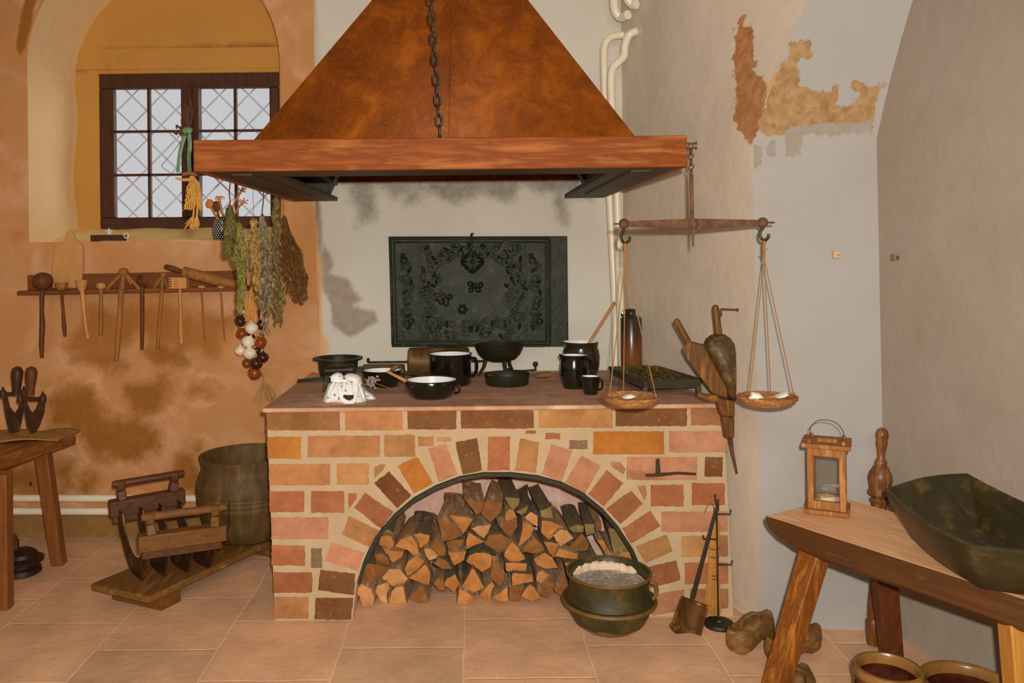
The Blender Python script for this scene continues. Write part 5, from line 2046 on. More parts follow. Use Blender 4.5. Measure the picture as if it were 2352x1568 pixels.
for nm, hx, ycy, hprof, barp, bladep, hole, lb in (
    ('A', 102, 3.88, [(88, 210), (86, 190), (78, 120), (84, 75), (100, 55)], ((12, 222), (150, 218)),
     [(10, 225), (30, 222), (45, 245), (58, 300), (88, 336), (108, 305), (122, 245), (146, 222), (146, 290), (128, 395), (110, 450), (82, 470), (52, 448), (30, 350)], None,
     'rocking herb chopper with dark handle, left of two on the sackcloth'),
    ('B', 188, 3.84, [(188, 230), (186, 200), (180, 130), (182, 90), (190, 72)], ((116, 252), (264, 250)),
     [(140, 258), (152, 258), (165, 280), (178, 315), (192, 332), (212, 312), (226, 275), (240, 258), (272, 258), (266, 330), (238, 410), (212, 452), (190, 464), (164, 430), (146, 340)], None,
     'rocking herb chopper with brown handle, right of two on the sackcloth')):
    o = thing('herb_chopper', lb, 'chopper', P(*cc3([(hx, 462)])[0], ycy), 'herb choppers on the table')
    kk = ycy / F / 2.614
    q = MB()
    xs = 102 if nm == 'A' else 186
    q.tube([P(*cc3([p])[0], ycy) for p in ((xs - 4, 228), (xs - 2, 190), (xs, 130), (xs + 2, 90), (xs, 66), (xs, 56))], [x * kk for x in (24, 24, 32, 34, 26, 8)], 16)
    q.build('handle', m_dkw if nm == 'A' else m_toold, o, ang=60)
    q = MB()
    a, b = [P(*p, ycy) for p in cc3(barp)]
    q.tube([a, b], 12 * kk, 12)
    for e_, s_ in ((a, -1), (b, 1)):
        q.lathe(e_ + Vector((s_ * -6 * kk, 0, 0)), [(x * kk, y * kk) for x, y in ((18, -22), (20, 0), (17, 18), (9, 28), (4, 44), (2, 46))], 12)
    q.build('crossbar', m_dkw, o)
    q = MB()
    q.prism([P(*p, ycy - .003) for p in cc3(bladep)], (0, .006, 0))
    q.build('blade', m_blade, o, bev=.0015)

# ---- iron gadget below the table
c_ = PZ(42, 1336, 0)
yg = c_.y + .10
c_ = Vector((P(50, 1300, yg).x, yg, 0))
kg = yg / F
gd = thing('iron_grinder', 'dark round iron grinder with a crank standing on the floor under the table', 'grinder', c_)
q = MB()
q.lathe(c_, [(x * kg, z * kg) for x, z in ((36, 0), (42, 4), (40, 14), (34, 18), (34, 24), (46, 28), (47, 34), (34, 40), (32, 48), (20, 56), (6, 58))], 32)
q.build('body', M('dark iron red', col(42, 16, 10), col(28, 14, 8), rough=.5), gd, ang=35)
q = MB()
a = c_ + Vector((-10, -6, 54)) * kg
q.tube([a, a + Vector((0, 0, 26)) * kg], 7 * kg, 12)
q.tube(spline([a + Vector((0, 0, 24)) * kg, a + Vector((-2, 0, 36)) * kg, a + Vector((-16, 0, 42)) * kg, a + Vector((-22, 0, 50)) * kg], 5), 3.5 * kg, 8)
q.build('crank', m_dkw, gd, ang=50)
q = MB()
q.sphere(a + Vector((-16, -2, 66)) * kg, (9 * kg, 9 * kg, 13 * kg), 14, 10)
q.build('crank_knob', m_dkw, gd)
# ================================================================ floor, left: plank with rocking chopper and barrel
m_plank = wood('plank wood', col(116, 76, 30), col(92, 58, 22), 1, .65, 4, .3, .25, col(134, 92, 42))
m_block = wood('block wood', col(104, 62, 22), col(80, 46, 16), 0, .65, 5, .3)
zpl = .09
pA, pB = PZ(209, 1340, zpl), PZ(341, 1370, zpl)
pd = Vector((.466, .885, 0))
ln = .90
pk = thing('floor_plank', 'thick wooden plank raised on blocks on the floor left of the hearth', 'plank', (pA + pB) / 2 + pd * .45 - Vector((0, 0, zpl)))
q = MB()
q.prism([pA, pB, pB + pd * ln, pA + pd * (ln - .04)], (0, 0, -.028))
q.build('board', m_plank, pk, bev=.003)
ac = (pB - pA).normalized()
for f_, w_ in ((.13, .20), (.80, .16)):
    q = MB()
    a = pA.lerp(pB, .5) + pd * f_
    q.bar(Vector((a.x, a.y, .031)) - ac * .135, Vector((a.x, a.y, .031)) + ac * .15, .11, .062)
    q.build('support_block', m_block, pk, bev=.004)

m_rc = wood('oiled chopper wood', col(104, 64, 20), col(80, 46, 14), 0, .5, 5, .25, .4)
m_rcd = wood('dark chopper wood', col(84, 44, 16), col(60, 32, 12), 0, .5, 5, .25, .4)
F0, F1 = P(328, 1246, 3.44), P(502, 1222, 3.58)
R0, R1 = P(262, 1166, 3.72), P(408, 1140, 3.86)
rk = thing('rocking_chopper', 'heavy two-handled rocking chopper with four curved blades standing on the plank', 'chopper', PZ(400, 1330, zpl))
for i in range(4):
    f_ = .05 + i * .30
    a, b = F0.lerp(F1, f_), R0.lerp(R1, f_)
    th = (F1 - F0).normalized() * .007
    top, bot = [], []
    n_ = 30
    zlow = zpl + .004
    for j in range(n_ + 1):
        s_ = j / n_
        p = a.lerp(b, s_)
        arc = math.sqrt(max(0, 1 - (1 - s_ / .24) ** 2)) if s_ < .24 else (1 if s_ < .34 else math.cos((s_ - .34) / .66 * math.pi / 2) ** .8)
        arc = max(arc, .30 if s_ < .5 else .05)
        zl = p.z - (p.z - zlow) * arc
        zu = p.z - (p.z - zlow) * (.62 * math.sin(math.pi * min(1, s_ * 1.25 + .0)) ** .7 if s_ < .8 else 0)
        ext = 0
        bot.append(Vector((p.x, p.y, zl - .01)) if zl - .01 > zlow else Vector((p.x, p.y, zlow)))
        top.append(Vector((p.x, p.y, max(zu, zl + .03))))
    q = MB()
    outl = top + bot[::-1]
    q.loft([[p - th / 2 for p in bot], [p - th / 2 for p in top], [p + th / 2 for p in top], [p + th / 2 for p in bot], [p - th / 2 for p in bot]], False, False, closed=False)
    q.add([bot[0] - th / 2, top[0] - th / 2, top[0] + th / 2, bot[0] + th / 2], [(0, 1, 2, 3)])
    q.add([bot[-1] - th / 2, top[-1] - th / 2, top[-1] + th / 2, bot[-1] + th / 2], [(0, 1, 2, 3)])
    q.build('blade', m_blade, rk, ang=40)
for (a, b, m_, px) in ((F0, F1, m_rc, F), (R0, R1, m_rcd, F)):
    d = (b - a).normalized()
    h_ = .068
    w_ = .062
    q = MB()
    q.bar(a - d * .02, b + d * .03, w_, h_)
    q.build('beam', m_, rk, bev=.005)
    q = MB()
    zz = Vector((0, 0, 1))
    q.bar(a - d * .005 - zz * (h_ / 2 + .016), b + d * .012 - zz * (h_ / 2 + .016), .034, .034)
    q.build('blade_rail', m_rcd, rk, bev=.003)
    for e_, s_ in ((a + d * .035, 1), (b - d * .02, -1)):
        q = MB()
        q.bar(e_ + zz * h_ * .45, e_ + zz * .075 - d * .006 * s_, .052, .04, d, w2=.034, h2=.036)
        q.bar(e_ + zz * .075 - d * .006 * s_, e_ + zz * .118 - d * .006 * s_, .034, .036, d, w2=.04)
        q.build('handle_post', m_, rk, bev=.006)
    q = MB()
    q.tube([a + d * -.005 + zz * .105, a + d * .01 + zz * .105, b + d * .01 + zz * .105, b + d * .03 + zz * .105], [.014, .017, .017, .015], 14)
    q.build('handle_bar', m_rcd if px is F and m_ is m_rcd else m_spoond, rk, ang=50)

# barrel-shaped wooden mortar
kb = 4.06 / F
cbx = Vector((-1.096, 4.055, zpl + .002))
t = NT('dark old mortar wood')
v = t.coords((6, 6, 1.2))
c = t.ramp(t.noise(v, 4, 7, .65, .5), [(.3, col(56, 38, 12)), (.55, col(80, 55, 20)), (.75, col(108, 80, 38))])
t.l(c, t.b.inputs['Base Color'])
t.b.inputs['Roughness'].default_value = .7
t.l(t.bump(t.noise(v, 14, 5), .35, .006), t.b.inputs['Normal'])
br2 = thing('wooden_mortar', 'dark barrel-shaped wooden vessel with a wide open rim behind the rocking chopper', 'vessel', cbx)
q = MB()
q.lathe(cbx, [(x * kb, z * kb) for x, z in ((72, 0), (84, 8), (100, 44), (108, 76), (110, 79), (110, 84), (109, 87), (111, 90), (111, 96), (110, 99), (112, 101), (112, 104), (111, 107), (113, 110), (111, 128), (104, 150), (100, 158), (100, 166), (105, 184), (105, 187),
                                              (98, 186), (90, 168), (88, 150), (92, 100), (80, 30), (10, 20))], 48, sq=.98)
q.build('body', t.m, br2, ang=40)
q = MB()
q.tube([cbx + Vector((x, y, z)) * kb for x, y, z in ((-8, -97, 158), (-7, -108, 120), (-9, -111, 90), (-11, -104, 60), (-18, -95, 40))], 1.1 * kb, 5)
q.build('crack', M('deep crack', col(20, 14, 8)), br2)

# ================================================================ cauldron, hearth tools, clogs
c_ = Vector((P(1398, 1400, 3.235).x, 3.225, 0))
kc = c_.y / F
t = NT('rusty black cauldron')
v = t.coords(rand=False)
f_ = t.noise(v, 9, 7, .65)
c = t.ramp(f_, [(.35, col(30, 30, 10)), (.55, col(52, 42, 14)), (.72, col(92, 66, 26))])
sx = t.n('ShaderNodeSeparateXYZ')
t.l(t.n('ShaderNodeTexCoord').outputs['Object'], sx.inputs[0])
lowm = t.math('SUBTRACT', 1.0, t.sstep(t.math('ADD', sx.outputs[2], t.math('MULTIPLY', t.noise(v, 14, 5), .05)), .05, .062))
c = t.mix(lowm, c, col(112, 80, 34))
t.l(c, t.b.inputs['Base Color'])
t.b.inputs['Roughness'].default_value = .5
t.b.inputs['Specular IOR Level'].default_value = .5
t.l(t.bump(t.noise(v, 30, 5), .35, .006), t.b.inputs['Normal'])
ca = thing('cauldron', 'rusty black two-tiered iron cauldron standing before the log opening', 'cauldron', c_)
m_rim2 = M('rusty rim', col(104, 70, 28), col(72, 52, 22), scale=20, rough=.5, bump=.3)
q = MB()
q.lathe(c_, [(x * kc, z * kc) for x, z in ((30, 0), (60, 3), (80, 18), (92, 40), (97, 58), (104, 60), (107, 64), (104, 69), (97, 69), (93, 84), (90, 104), (91, 118), (94, 124), (97, 127), (94, 130), (90, 127),
                                            (86, 112), (88, 90), (60, 84), (6, 80))], 56)
q.build('body', t.m, ca, ang=45)
for R_, z_, r_ in ((105, 64.5, 4.6), (95, 127, 3.4)):
    q = MB()
    q.ring(c_ + Vector((0, 0, z_ * kc)), R_ * kc, r_ * kc, n=56)
    q.build('rim', m_rim2, ca)
q = MB()
q.tube(spline([c_ + Vector(p) * kc for p in ((88, -28, 112), (100, -30, 108), (103, -30, 90), (94, -30, 74))], 6), 4.5 * kc, 8)
q.build('lug_handle', m_rim2, ca)
q = MB()
q.lathe(c_, [(x * kc, z * kc) for x, z in ((.5, 99), (30, 100), (60, 99), (84, 101), (85, 104), (84, 96), (20, 90))][:5], 40, cap1=False)
tag(q.build('ash', M('grey ash', col(164, 148, 130), col(128, 112, 92), col(186, 166, 146), scale=22, rough=.95, bump=.7, bd=.01), org=c_ + Vector((0, 0, 99 * kc))), 'grey ash filling the cauldron almost to its rim', 'ash', kind='stuff')
q = MB()
pts, ws = [], []
for i in range(40):
    a = math.radians(32 + i * 3.1)
    pts.append(c_ + Vector((math.cos(a) * 85.5, math.sin(a) * 85.5, 107 + RND.uniform(-1.5, 1.5))) * kc)
    ws.append((2 + 4.5 * math.sin(math.pi * i / 39) ** .4 + RND.uniform(-1.2, 1.4)) * kc)
q.tube(pts, ws, 8, flat=1.7)
tag(q.build('ash_crust', M('pale ash crust', col(204, 172, 138), col(190, 156, 122), scale=30, bump=.6), org=c_ + Vector((0, .13, 100 * kc))), 'pale ash crust along the inner back rim of the cauldron', 'ash', kind='stuff')

ts = PZ(1652, 1450, 0)
yt = ts.y + .05
kt2 = yt / F
tc_ = Vector((P(1652, 1434, yt).x, yt, 0))
stn = thing('tool_stand', 'thin black iron hearth-tool stand with round foot and hooks', 'tool stand', tc_)
m_thin = M('thin black iron', col(40, 26, 12), col(28, 22, 10), rough=.5, bump=.2)
q = MB()
q.lathe(tc_, [(x * kt2, z * kt2) for x, z in ((34, 0), (35, 4), (32, 9), (20, 12), (12, 12), (10, 16), (3, 18))], 32)
q.build('foot', m_castpan, stn, ang=40)
q = MB()
q.tube([P(1650, 1425, yt), P(1646, 1160, yt), P(1642, 1135, yt)], .0035, 8)
q.tube([P(1650, 1166, yt - .01), P(1650, 1146, yt - .01)], .003, 8)
q.build('pole', m_thin, stn)
for pts in ([(1648, 1180), (1678, 1180), (1679, 1170)], [(1647, 1238), (1616, 1237), (1615, 1229)], [(1650, 1296), (1681, 1296), (1682, 1287)]):
    q = MB()
    q.tube([P(*p, yt - .006) for p in pts], .0032, 8)
    q.build('hook', m_thin, stn)
shv = thing('fire_shovel', 'iron ash shovel with a long handle leaning on the tool stand', 'shovel', PZ(1582, 1480, 0))
ysh0, ysh1 = yt - .03, yt - .07


def c4(p): return [(1500 + x / 3.5, 1120 + y / 3.5) for x, y in p]


q = MB()
a, b = c4([(500, 200), (318, 890)])
q.bar(P(*a, ysh0), P(*b, ysh1), .012, .008, (0, 1, 0), w2=.018)
q.build('handle', m_thin, shv, bev=.002)
q = MB()
q.ring(P(*c4([(510, 175)])[0], ysh0), .0085, .0026, (0, 1, 0), 18, 8)
q.build('ring', m_thin, shv)
q = MB()
UL, UR, LR, LL = [Vector(x).to_2d() for x in (((230, 868), (445, 945), (368, 1268), (132, 1140)))]


def shf(a, b):
    top = UL.lerp(UR, a)
    bot = LL.lerp(LR, a)
    p = top.lerp(bot, b)
    if a < .12 and b > .9:
        p.y -= 30 * (1 - a / .12)
    px = c4([(p.x, p.y)])[0]
    return P(*px, ysh1 - .01 + .03 * b * 0 + .028 * (2 * a - 1) ** 2 * -1 + .02)


q.grid(shf, 14, 12)
q.build('blade', M('brown shovel iron', col(104, 66, 26), col(66, 44, 18), col(146, 100, 46), scale=8, rough=.38, bump=.2, metal=.5), shv, solid=.003, ang=60)
bm_ = thing('hearth_broom', 'small straw hearth broom hanging behind the tool stand', 'broom', P(1640, 1412, yt + .04))
q = MB()
ybm = yt + .03
for i in range(130):
    x = RND.uniform(-1, 1)
    y_ = RND.uniform(-.018, .018)
    q.tube([P(1645 + x * 8, 1200, ybm + y_ * .4), P(1640 + x * 11, 1262, ybm + y_ * .6), P(1639 + x * 13, 1320, ybm + y_), P(1637 + x * 19, RND.uniform(1385, 1416), ybm + y_ * 1.4)], .0013, 4)
q.build('bristles', M('broom straw', col(176, 118, 50), col(142, 90, 34), scale=60, stretch=(1, 1, 6)), bm_)
for v_ in (1257, 1276, 1318, 1326):
    q = MB()
    q.ring(P(1640, v_, ybm), 13 * yt / F, .002, (0, 0, 1), 20, 6, .8)
    q.build('binding', m_twig, bm_)
q = MB()
q.tube(spline([P(1646, 1205, ybm), P(1638, 1160, ybm), P(1626, 1160, ybm), P(1618, 1178, ybm)], 5), .0014, 5)
q.build('string', m_twig, bm_)


def boolcut(o, cutter):
    md = o.modifiers.new('hollow', 'BOOLEAN')
    md.operation = 'DIFFERENCE'
    md.solver = 'EXACT'
    md.object = cutter
    md.use_self = True
    dg = bpy.context.evaluated_depsgraph_get()
    me = bpy.data.meshes.new_from_object(o.evaluated_get(dg))
    o.modifiers.clear()
    o.data = me
    bpy.data.objects.remove(cutter)
    me.polygons.foreach_set('use_smooth', [True] * len(me.polygons))
    me.set_sharp_from_angle(angle=math.radians(45))


m_clog = wood('worn clog wood', col(116, 78, 36), col(92, 60, 26), 0, .6, 3, .2, .3, col(134, 94, 50))


def clog(heel, toe, L, lb, w_=.052):
    heel = Vector((heel[0], heel[1], 0))
    d = (Vector((toe[0], toe[1], 0)) - heel).normalized()
    s_ = Vector((-d.y, d.x, 0))
    q = MB()
    HZ = 1.25
    rings = []
    for t_, wf, zl, zh in ((0, .30, .03, .055), (.03, .62, .012, .074), (.12, .86, .0, .082), (.28, .90, .0, .080), (.42, .92, .010, .080), (.55, .95, .016, .085), (.70, 1.0, .004, .082), (.82, .9, .006, .072), (.92, .6, .02, .070), (.97, .34, .036, .074), (1.0, .12, .052, .070)):
        ring = []
        for j in range(20):
            a = 2 * math.pi * j / 20
            x = math.cos(a)
            y = math.sin(a)
            sgn = lambda g: (1 if g >= 0 else -1)
            xx = sgn(x) * abs(x) ** .75 * wf * w_
            zz = (zl + zh) / 2 + sgn(y) * abs(y) ** .75 * (zh - zl) / 2
            ring.append(heel + d * L * t_ + s_ * xx + Vector((0, 0, zz * HZ)))
        rings.append(ring)
    q.loft(rings)
    o = q.build('wooden_clog', m_clog, org=heel + d * L * .5, ang=60)
    cu = MB()
    Mx = Matrix((d, s_, Vector((0, 0, 1)))).transposed()
    cu.sphere(heel + d * L * .35 + Vector((0, 0, .118)), (L * .34, w_ * .84, .102), 28, 18, Mx)
    cu.sphere(heel + d * L * .58 + Vector((0, 0, .062)), (L * .26, w_ * .66, .036), 20, 12, Mx)
    cob = cu.build('cut', m_clog)
    bpy.context.view_layer.update()
    boolcut(o, cob)
    return tag(o, lb, 'clog', 'wooden clogs')


h = PZ(1690, 1508, 0); tt_ = PZ(1795, 1470, 0)
clog((h.x - .01, h.y), (tt_.x + .02, tt_.y + .10), .27, 'wooden clog next to the foot of the tool stand, leftmost of the clogs')
h = PZ(1775, 1528, 0); tt_ = PZ(1855, 1512, 0)
clog((h.x - .01, h.y), (tt_.x + .02, tt_.y + .05), .26, 'wooden clog standing right behind the front left bench leg')
h = PZ(1800, 1660, 0); tt_ = PZ(1874, 1545, 0)
clog((h.x, h.y), (tt_.x, tt_.y), .24, 'wooden clog with only its toe showing at the bottom edge under the bench')

# ================================================================ bench on the right with lantern and trough
zbn = .58
bF = PZ(1758, 1184, zbn)
bd_ = (PZ(2352, 1376, zbn) - bF).normalized()
bn = Vector((-bd_.y, bd_.x, 0))
if bn.x < 0:
    bn = -bn
BW, BLn = .39, 1.35
t = NT('bench wood')
v = t.coords((1, 1, 1), rot=(0, 0, -math.atan2(bd_.y, bd_.x)), rand=False)
mp = t.n('ShaderNodeMapping')
mp.inputs['Scale'].default_value = (1.0, 9, 9)
t.l(v, mp.inputs['Vector'])
f_ = t.noise(mp.outputs[0], 3.2, 7, .62, .8)
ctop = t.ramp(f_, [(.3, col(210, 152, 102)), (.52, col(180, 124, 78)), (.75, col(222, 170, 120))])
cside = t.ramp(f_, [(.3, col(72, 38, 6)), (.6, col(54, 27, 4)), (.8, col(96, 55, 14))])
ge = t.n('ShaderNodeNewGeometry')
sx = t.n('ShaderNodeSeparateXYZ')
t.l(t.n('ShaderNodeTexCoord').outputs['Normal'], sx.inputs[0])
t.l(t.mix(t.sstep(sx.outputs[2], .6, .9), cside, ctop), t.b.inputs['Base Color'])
t.b.inputs['Roughness'].default_value = .5
t.l(t.bump(t.noise(mp.outputs[0], 9, 5), .3, .004), t.b.inputs['Normal'])
m_bench = t.m
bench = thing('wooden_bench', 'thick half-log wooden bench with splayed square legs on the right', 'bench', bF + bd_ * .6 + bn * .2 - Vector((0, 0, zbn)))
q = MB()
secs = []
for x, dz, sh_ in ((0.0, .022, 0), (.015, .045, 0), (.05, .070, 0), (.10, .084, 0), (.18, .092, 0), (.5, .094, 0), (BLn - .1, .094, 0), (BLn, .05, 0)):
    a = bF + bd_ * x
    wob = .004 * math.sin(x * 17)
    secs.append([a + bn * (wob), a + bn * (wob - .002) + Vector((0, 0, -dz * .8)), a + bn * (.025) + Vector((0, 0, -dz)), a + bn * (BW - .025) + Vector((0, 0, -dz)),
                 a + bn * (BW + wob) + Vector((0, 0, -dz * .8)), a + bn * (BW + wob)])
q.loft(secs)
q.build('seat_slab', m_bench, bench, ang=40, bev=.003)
m_bleg = wood('bench leg wood', col(120, 66, 18), col(92, 48, 12), 2, .5, 5, .3, .3, col(142, 86, 28))
m_blegd = wood('dark bench leg wood', col(92, 44, 16), col(68, 32, 12), 2, .5, 5, .3, .35)
m_blego = wood('ochre bench leg wood', col(150, 98, 34), col(126, 80, 28), 2, .5, 5, .3, .35)
lt = P(1882, 1298, bF.y - .10)
lt = bF + bd_ * .15 + bn * .06 + Vector((0, 0, -.07))
lfl = PZ(1770, 1640, 0)
q = MB()
q.bar(lt, Vector((lfl.x, lfl.y + .02, 0)), .075, .06, (1, .4, 0), w2=.06)
q.build('leg', m_bleg, bench, bev=.004)
q = MB()
q.bar(bF + bd_ * .20 + bn * .32 + Vector((0, 0, -.07)), PZ(2050, 1530, 0), .075, .055, (0, 1, 0), w2=.06)
q.build('leg', m_blegd, bench, bev=.004)
q = MB()
lp = bF + bd_ * .74 + bn * .05
q.bar(lp + Vector((0, 0, -.07)), Vector((lp.x + .02, lp.y - .03, 0)), .06, .06, (0, 1, 0))
q.build('leg', m_blego, bench, bev=.004)
q = MB()
lp = bF + bd_ * 1.15 + bn * .32
q.bar(lp + Vector((0, 0, -.07)), Vector((lp.x + .06, lp.y - .08, 0)), .06, .06, (0, 1, 0))
q.build('leg', m_blegd, bench, bev=.004)

# ---- lantern
m_lan = wood('lantern wood', col(140, 88, 44), col(112, 66, 30), 2, .7, 6, .3, .15, col(158, 106, 60))
Lf = PZ(1946, 1192, zbn)
e1 = Vector((-.90, .436, 0)).normalized()
e2 = Vector((.436, .90, 0))
lan = thing('candle_lantern', 'small wooden candle lantern with glass panes on the left end of the bench', 'lantern', Lf + e1 * .06 + e2 * .06)
kl = Lf.y / F
lc = Lf + e1 * .062 + e2 * .070
R3 = Matrix((e1, e2, Vector((0, 0, 1)))).transposed()
zz = Vector((0, 0, 1))
q = MB()
q.box(lc + zz * .010, (.138, .138, .014), R3)
for sx_ in (-1, 1):
    for sy_ in (-1, 1):
        q.box(lc + e1 * .055 * sx_ + e2 * .055 * sy_ + zz * .003, (.012, .012, .006), R3)
q.build('base', m_lan, lan, bev=.002)
H0, H1 = .017, .222
for sx_ in (-1, 1):
    for sy_ in (-1, 1):
        q = MB()
        q.box(lc + e1 * .049 * sx_ + e2 * .049 * sy_ + zz * (H0 + H1) / 2, (.020, .020, H1 - H0), R3)
        q.build('post', m_lan, lan, bev=.002)
for sgn_ in (-1, 1):
    for zz_, hh_ in ((H0 + .014, .028), (H1 - .014, .028)):
        for sz_, dd_ in (((.080, .014, hh_), e2), ((.014, .080, hh_), e1)):
            q = MB()
            q.box(lc + dd_ * .049 * sgn_ + zz * zz_, sz_, R3)
            q.build('rail', m_lan, lan, bev=.0015)
q = MB()
for a_, b_, w_, l_ in ((0, -.052, .150, .048), (0, .052, .150, .048), (-.054, 0, .042, .06), (.054, 0, .042, .06)):
    q.box(lc + e1 * a_ + e2 * b_ + zz * (H1 + .008), (w_, l_, .014), R3)
for sx_ in (-1, 1):
    for sy_ in (-1, 1):
        q.box(lc + e1 * .052 * sx_ + e2 * .05 * sy_ + zz * (H1 + .019), (.012, .012, .014), R3)
q.build('roof', m_lan, lan, bev=.002)
tg = NT('lantern glass')
tr2 = tg.n('ShaderNodeBsdfTransparent')
tr2.inputs[0].default_value = (.93, .94, .93, 1)
gs = tg.n('ShaderNodeBsdfGlossy')
gs.inputs['Roughness'].default_value = .04
mx = tg.n('ShaderNodeMixShader')
mx.inputs[0].default_value = .08
tg.l(tr2.outputs[0], mx.inputs[1])
tg.l(gs.outputs[0], mx.inputs[2])
tg.l(mx.outputs[0], tg.out.inputs[0])
for d_, l_ in ((e2 * -.046, 0), (e2 * .046, 0), (e1 * -.046, 1), (e1 * .046, 1)):
    q = MB()
    q.box(lc + d_ + zz * (H0 + H1) / 2, (.08, .003, H1 - H0 - .05) if l_ == 0 else (.003, .08, H1 - H0 - .05), R3)
    q.build('pane', tg.m, lan, ang=0)
q = MB()
pts = [lc + e1 * .045 + zz * (H1 + .01), lc + e1 * .052 + zz * (H1 + .05), lc + e1 * .03 + zz * (H1 + .078), lc + zz * (H1 + .084), lc - e1 * .03 + zz * (H1 + .076), lc - e1 * .052 + zz * (H1 + .045), lc - e1 * .045 + zz * (H1 + .01)]
q.tube(spline(pts, 6), .0016, 6)
q.build('wire_handle', m_rust, lan)
q = MB()
q.lathe(lc + zz * .018, [(.026, 0), (.026, .030), (.023, .033), (.004, .031)], 24)
q.tube([lc + zz * .048, lc + zz * .058 + e1 * .002], .0012, 6)
tag(q.build('candle', M('wax', col(206, 170, 116), col(196, 158, 104), rough=.5, bump=0), org=lc + zz * .018), 'stub of a cream candle inside the wooden lantern', 'candle')

# ---- dough trough
c1, c2, c3_ = Vector((1.262, 2.56, .71)), Vector((1.61, 2.70, .715)), Vector((1.215, 2.03, .705))
c4_ = Vector((1.64, 1.86, .71))
t = NT('black oiled trough wood')
v = t.coords((9, 1.5, 9), rot=(0, 0, .15), rand=False)
f_ = t.noise(v, 2.5, 7, .65, .5)
c = t.ramp(f_, [(.3, col(26, 22, 6)), (.55, col(38, 30, 10)), (.75, col(56, 42, 16))])
f2 = t.noise(t.coords(rand=False), 5, 6, .7)
c = t.mix(t.math('MULTIPLY', t.sstep(f2, .54, .7), .45), c, col(104, 74, 28))
t.l(c, t.b.inputs['Base Color'])
t.b.inputs['Roughness'].default_value = .42
t.l(t.bump(t.noise(v, 9, 5), .3, .004), t.b.inputs['Normal'])


def ringq(f, z, rnd=.72, n=48):
    cc_ = (c1 + c2 + c3_ + c4_) / 4
    out = []
    for i in range(n):
        a = 2 * math.pi * i / n
        x, y = math.cos(a), math.sin(a)
        m = max(abs(x), abs(y))
        sx_, sy_ = x / m, y / m
        # blend square and circle
        bx_, by_ = sx_ * rnd + x * (1 - rnd), sy_ * rnd + y * (1 - rnd)
        u, v_ = (bx_ * f + 1) / 2, (by_ * f + 1) / 2
        p = c3_.lerp(c4_, u).lerp(c1.lerp(c2, u), v_)
        zz_ = z if z is not None else p.z
        out.append(Vector((p.x, p.y, zz_)))
    return out


q = MB()
zr = .712
rr_ = [ringq(.60, zbn + .002, .55), ringq(.72, zbn + .016, .6), ringq(.90, zbn + .08, .68), ringq(1.0, zr - .006, .72), ringq(1.0, zr + .002, .72), ringq(.965, zr + .006, .72),
       ringq(.93, zr - .003, .72), ringq(.84, zbn + .085, .66), ringq(.66, zbn + .032, .58), ringq(.3, zbn + .026, .5)]
# the ends of the trough sweep up a little
for i, rg in enumerate(rr_):
    if 2 <= i <= 7:
        for p in rg:
            tmid = (p - (c3_ + c4_) / 2).dot(((c1 + c2) - (c3_ + c4_)).normalized()) / (((c1 + c2) - (c3_ + c4_)) / 2).length
            p.z += .02 * (2 * tmid - 1) ** 2
q.loft(rr_)
tag(q.build('dough_trough', t.m, org=(1.42, 2.25, zbn), ang=50), 'big dark wooden dough trough lying across the bench at the right edge', 'trough')

# ---- turned post behind the bench
yp_ = 3.05
kp = yp_ / F / 2.497
pf = Vector((P(2005, 1480, yp_).x, yp_, 0))
ptop = P(2027, 982, yp_)
axis = (ptop - pf)
H_ = axis.length
q = MB()
Mx = axis.to_track_quat('Z', 'Y').to_matrix()
hs = lambda y: (1390 + 30 - y) * kp * H_ / ((1420 - 100) * kp)
prof = [(10, 1420), (34, 1410), (42, 1330), (44, 1270), (34, 1252), (38, 1240), (36, 1225), (38, 1190), (34, 1100), (32, 900), (34, 700), (42, 560), (54, 540), (40, 522), (62, 505), (64, 490), (56, 470), (60, 440), (66, 410),
        (60, 375), (44, 345), (40, 335), (30, 325), (34, 312), (30, 300), (20, 280), (22, 240), (30, 200), (28, 168), (33, 160), (34, 135), (26, 112), (10, 101), (2, 100)]
q.lathe(pf, [(x * kp, max(0, (1420 - y) / 1320 * H_)) for x, y in prof], 28, Mx)
tag(q.build('turned_post', wood('turned dark wood', col(110, 62, 24), col(80, 44, 16), 2, .4, 5, .2, .4, col(134, 82, 40)), org=pf, ang=45),
    'dark turned wooden post leaning in the corner behind the bench', 'post')

# ---- crocks below the bench
m_crk = M('brown glazed crock', col(58, 20, 8), col(40, 16, 8), col(80, 34, 14), scale=6, rough=.18, bump=.05, coat=.5)
m_crkr = M('tan crock rim', col(122, 82, 34), col(96, 62, 26), scale=14, rough=.3, bump=.1, coat=.3)
for (cx_, cy_, R_, H_, lb) in ((P(2040, 1530, 2.40).x, 2.40, .093, .25, 'dark brown glazed crock on the floor below the bench, left of two'),
                               (P(2216, 1572, 2.36).x + .02, 2.38, .125, .215, 'wider crock with a thick tan rim on the floor below the bench, right of two')):
    c_ = Vector((cx_, cy_, 0))
    o = thing('glazed_crock', lb, 'crock', c_, 'crocks under the bench')
    q = MB()
    q.lathe(c_, [(R_ * .78, 0), (R_ * .9, .02), (R_ * 1.02, H_ * .5), (R_ * .97, H_ * .86), (R_ * .94, H_ - .022), (R_ * .90, H_ - .02), (R_ * .88, H_ * .7), (R_ * .8, .03), (.01, .02)], 40)
    q.build('body', m_crk, o, ang=45)
    q = MB()
    q.lathe(c_, [(R_ * .90, H_ - .03), (R_ * 1.0, H_ - .026), (R_ * 1.03, H_ - .012), (R_ * 1.0, H_), (R_ * .90, H_ + .001), (R_ * .855, H_ - .006), (R_ * .86, H_ - .03)], 44, cap0=False, cap1=False)
    q.build('rim', m_crkr, o, ang=60)

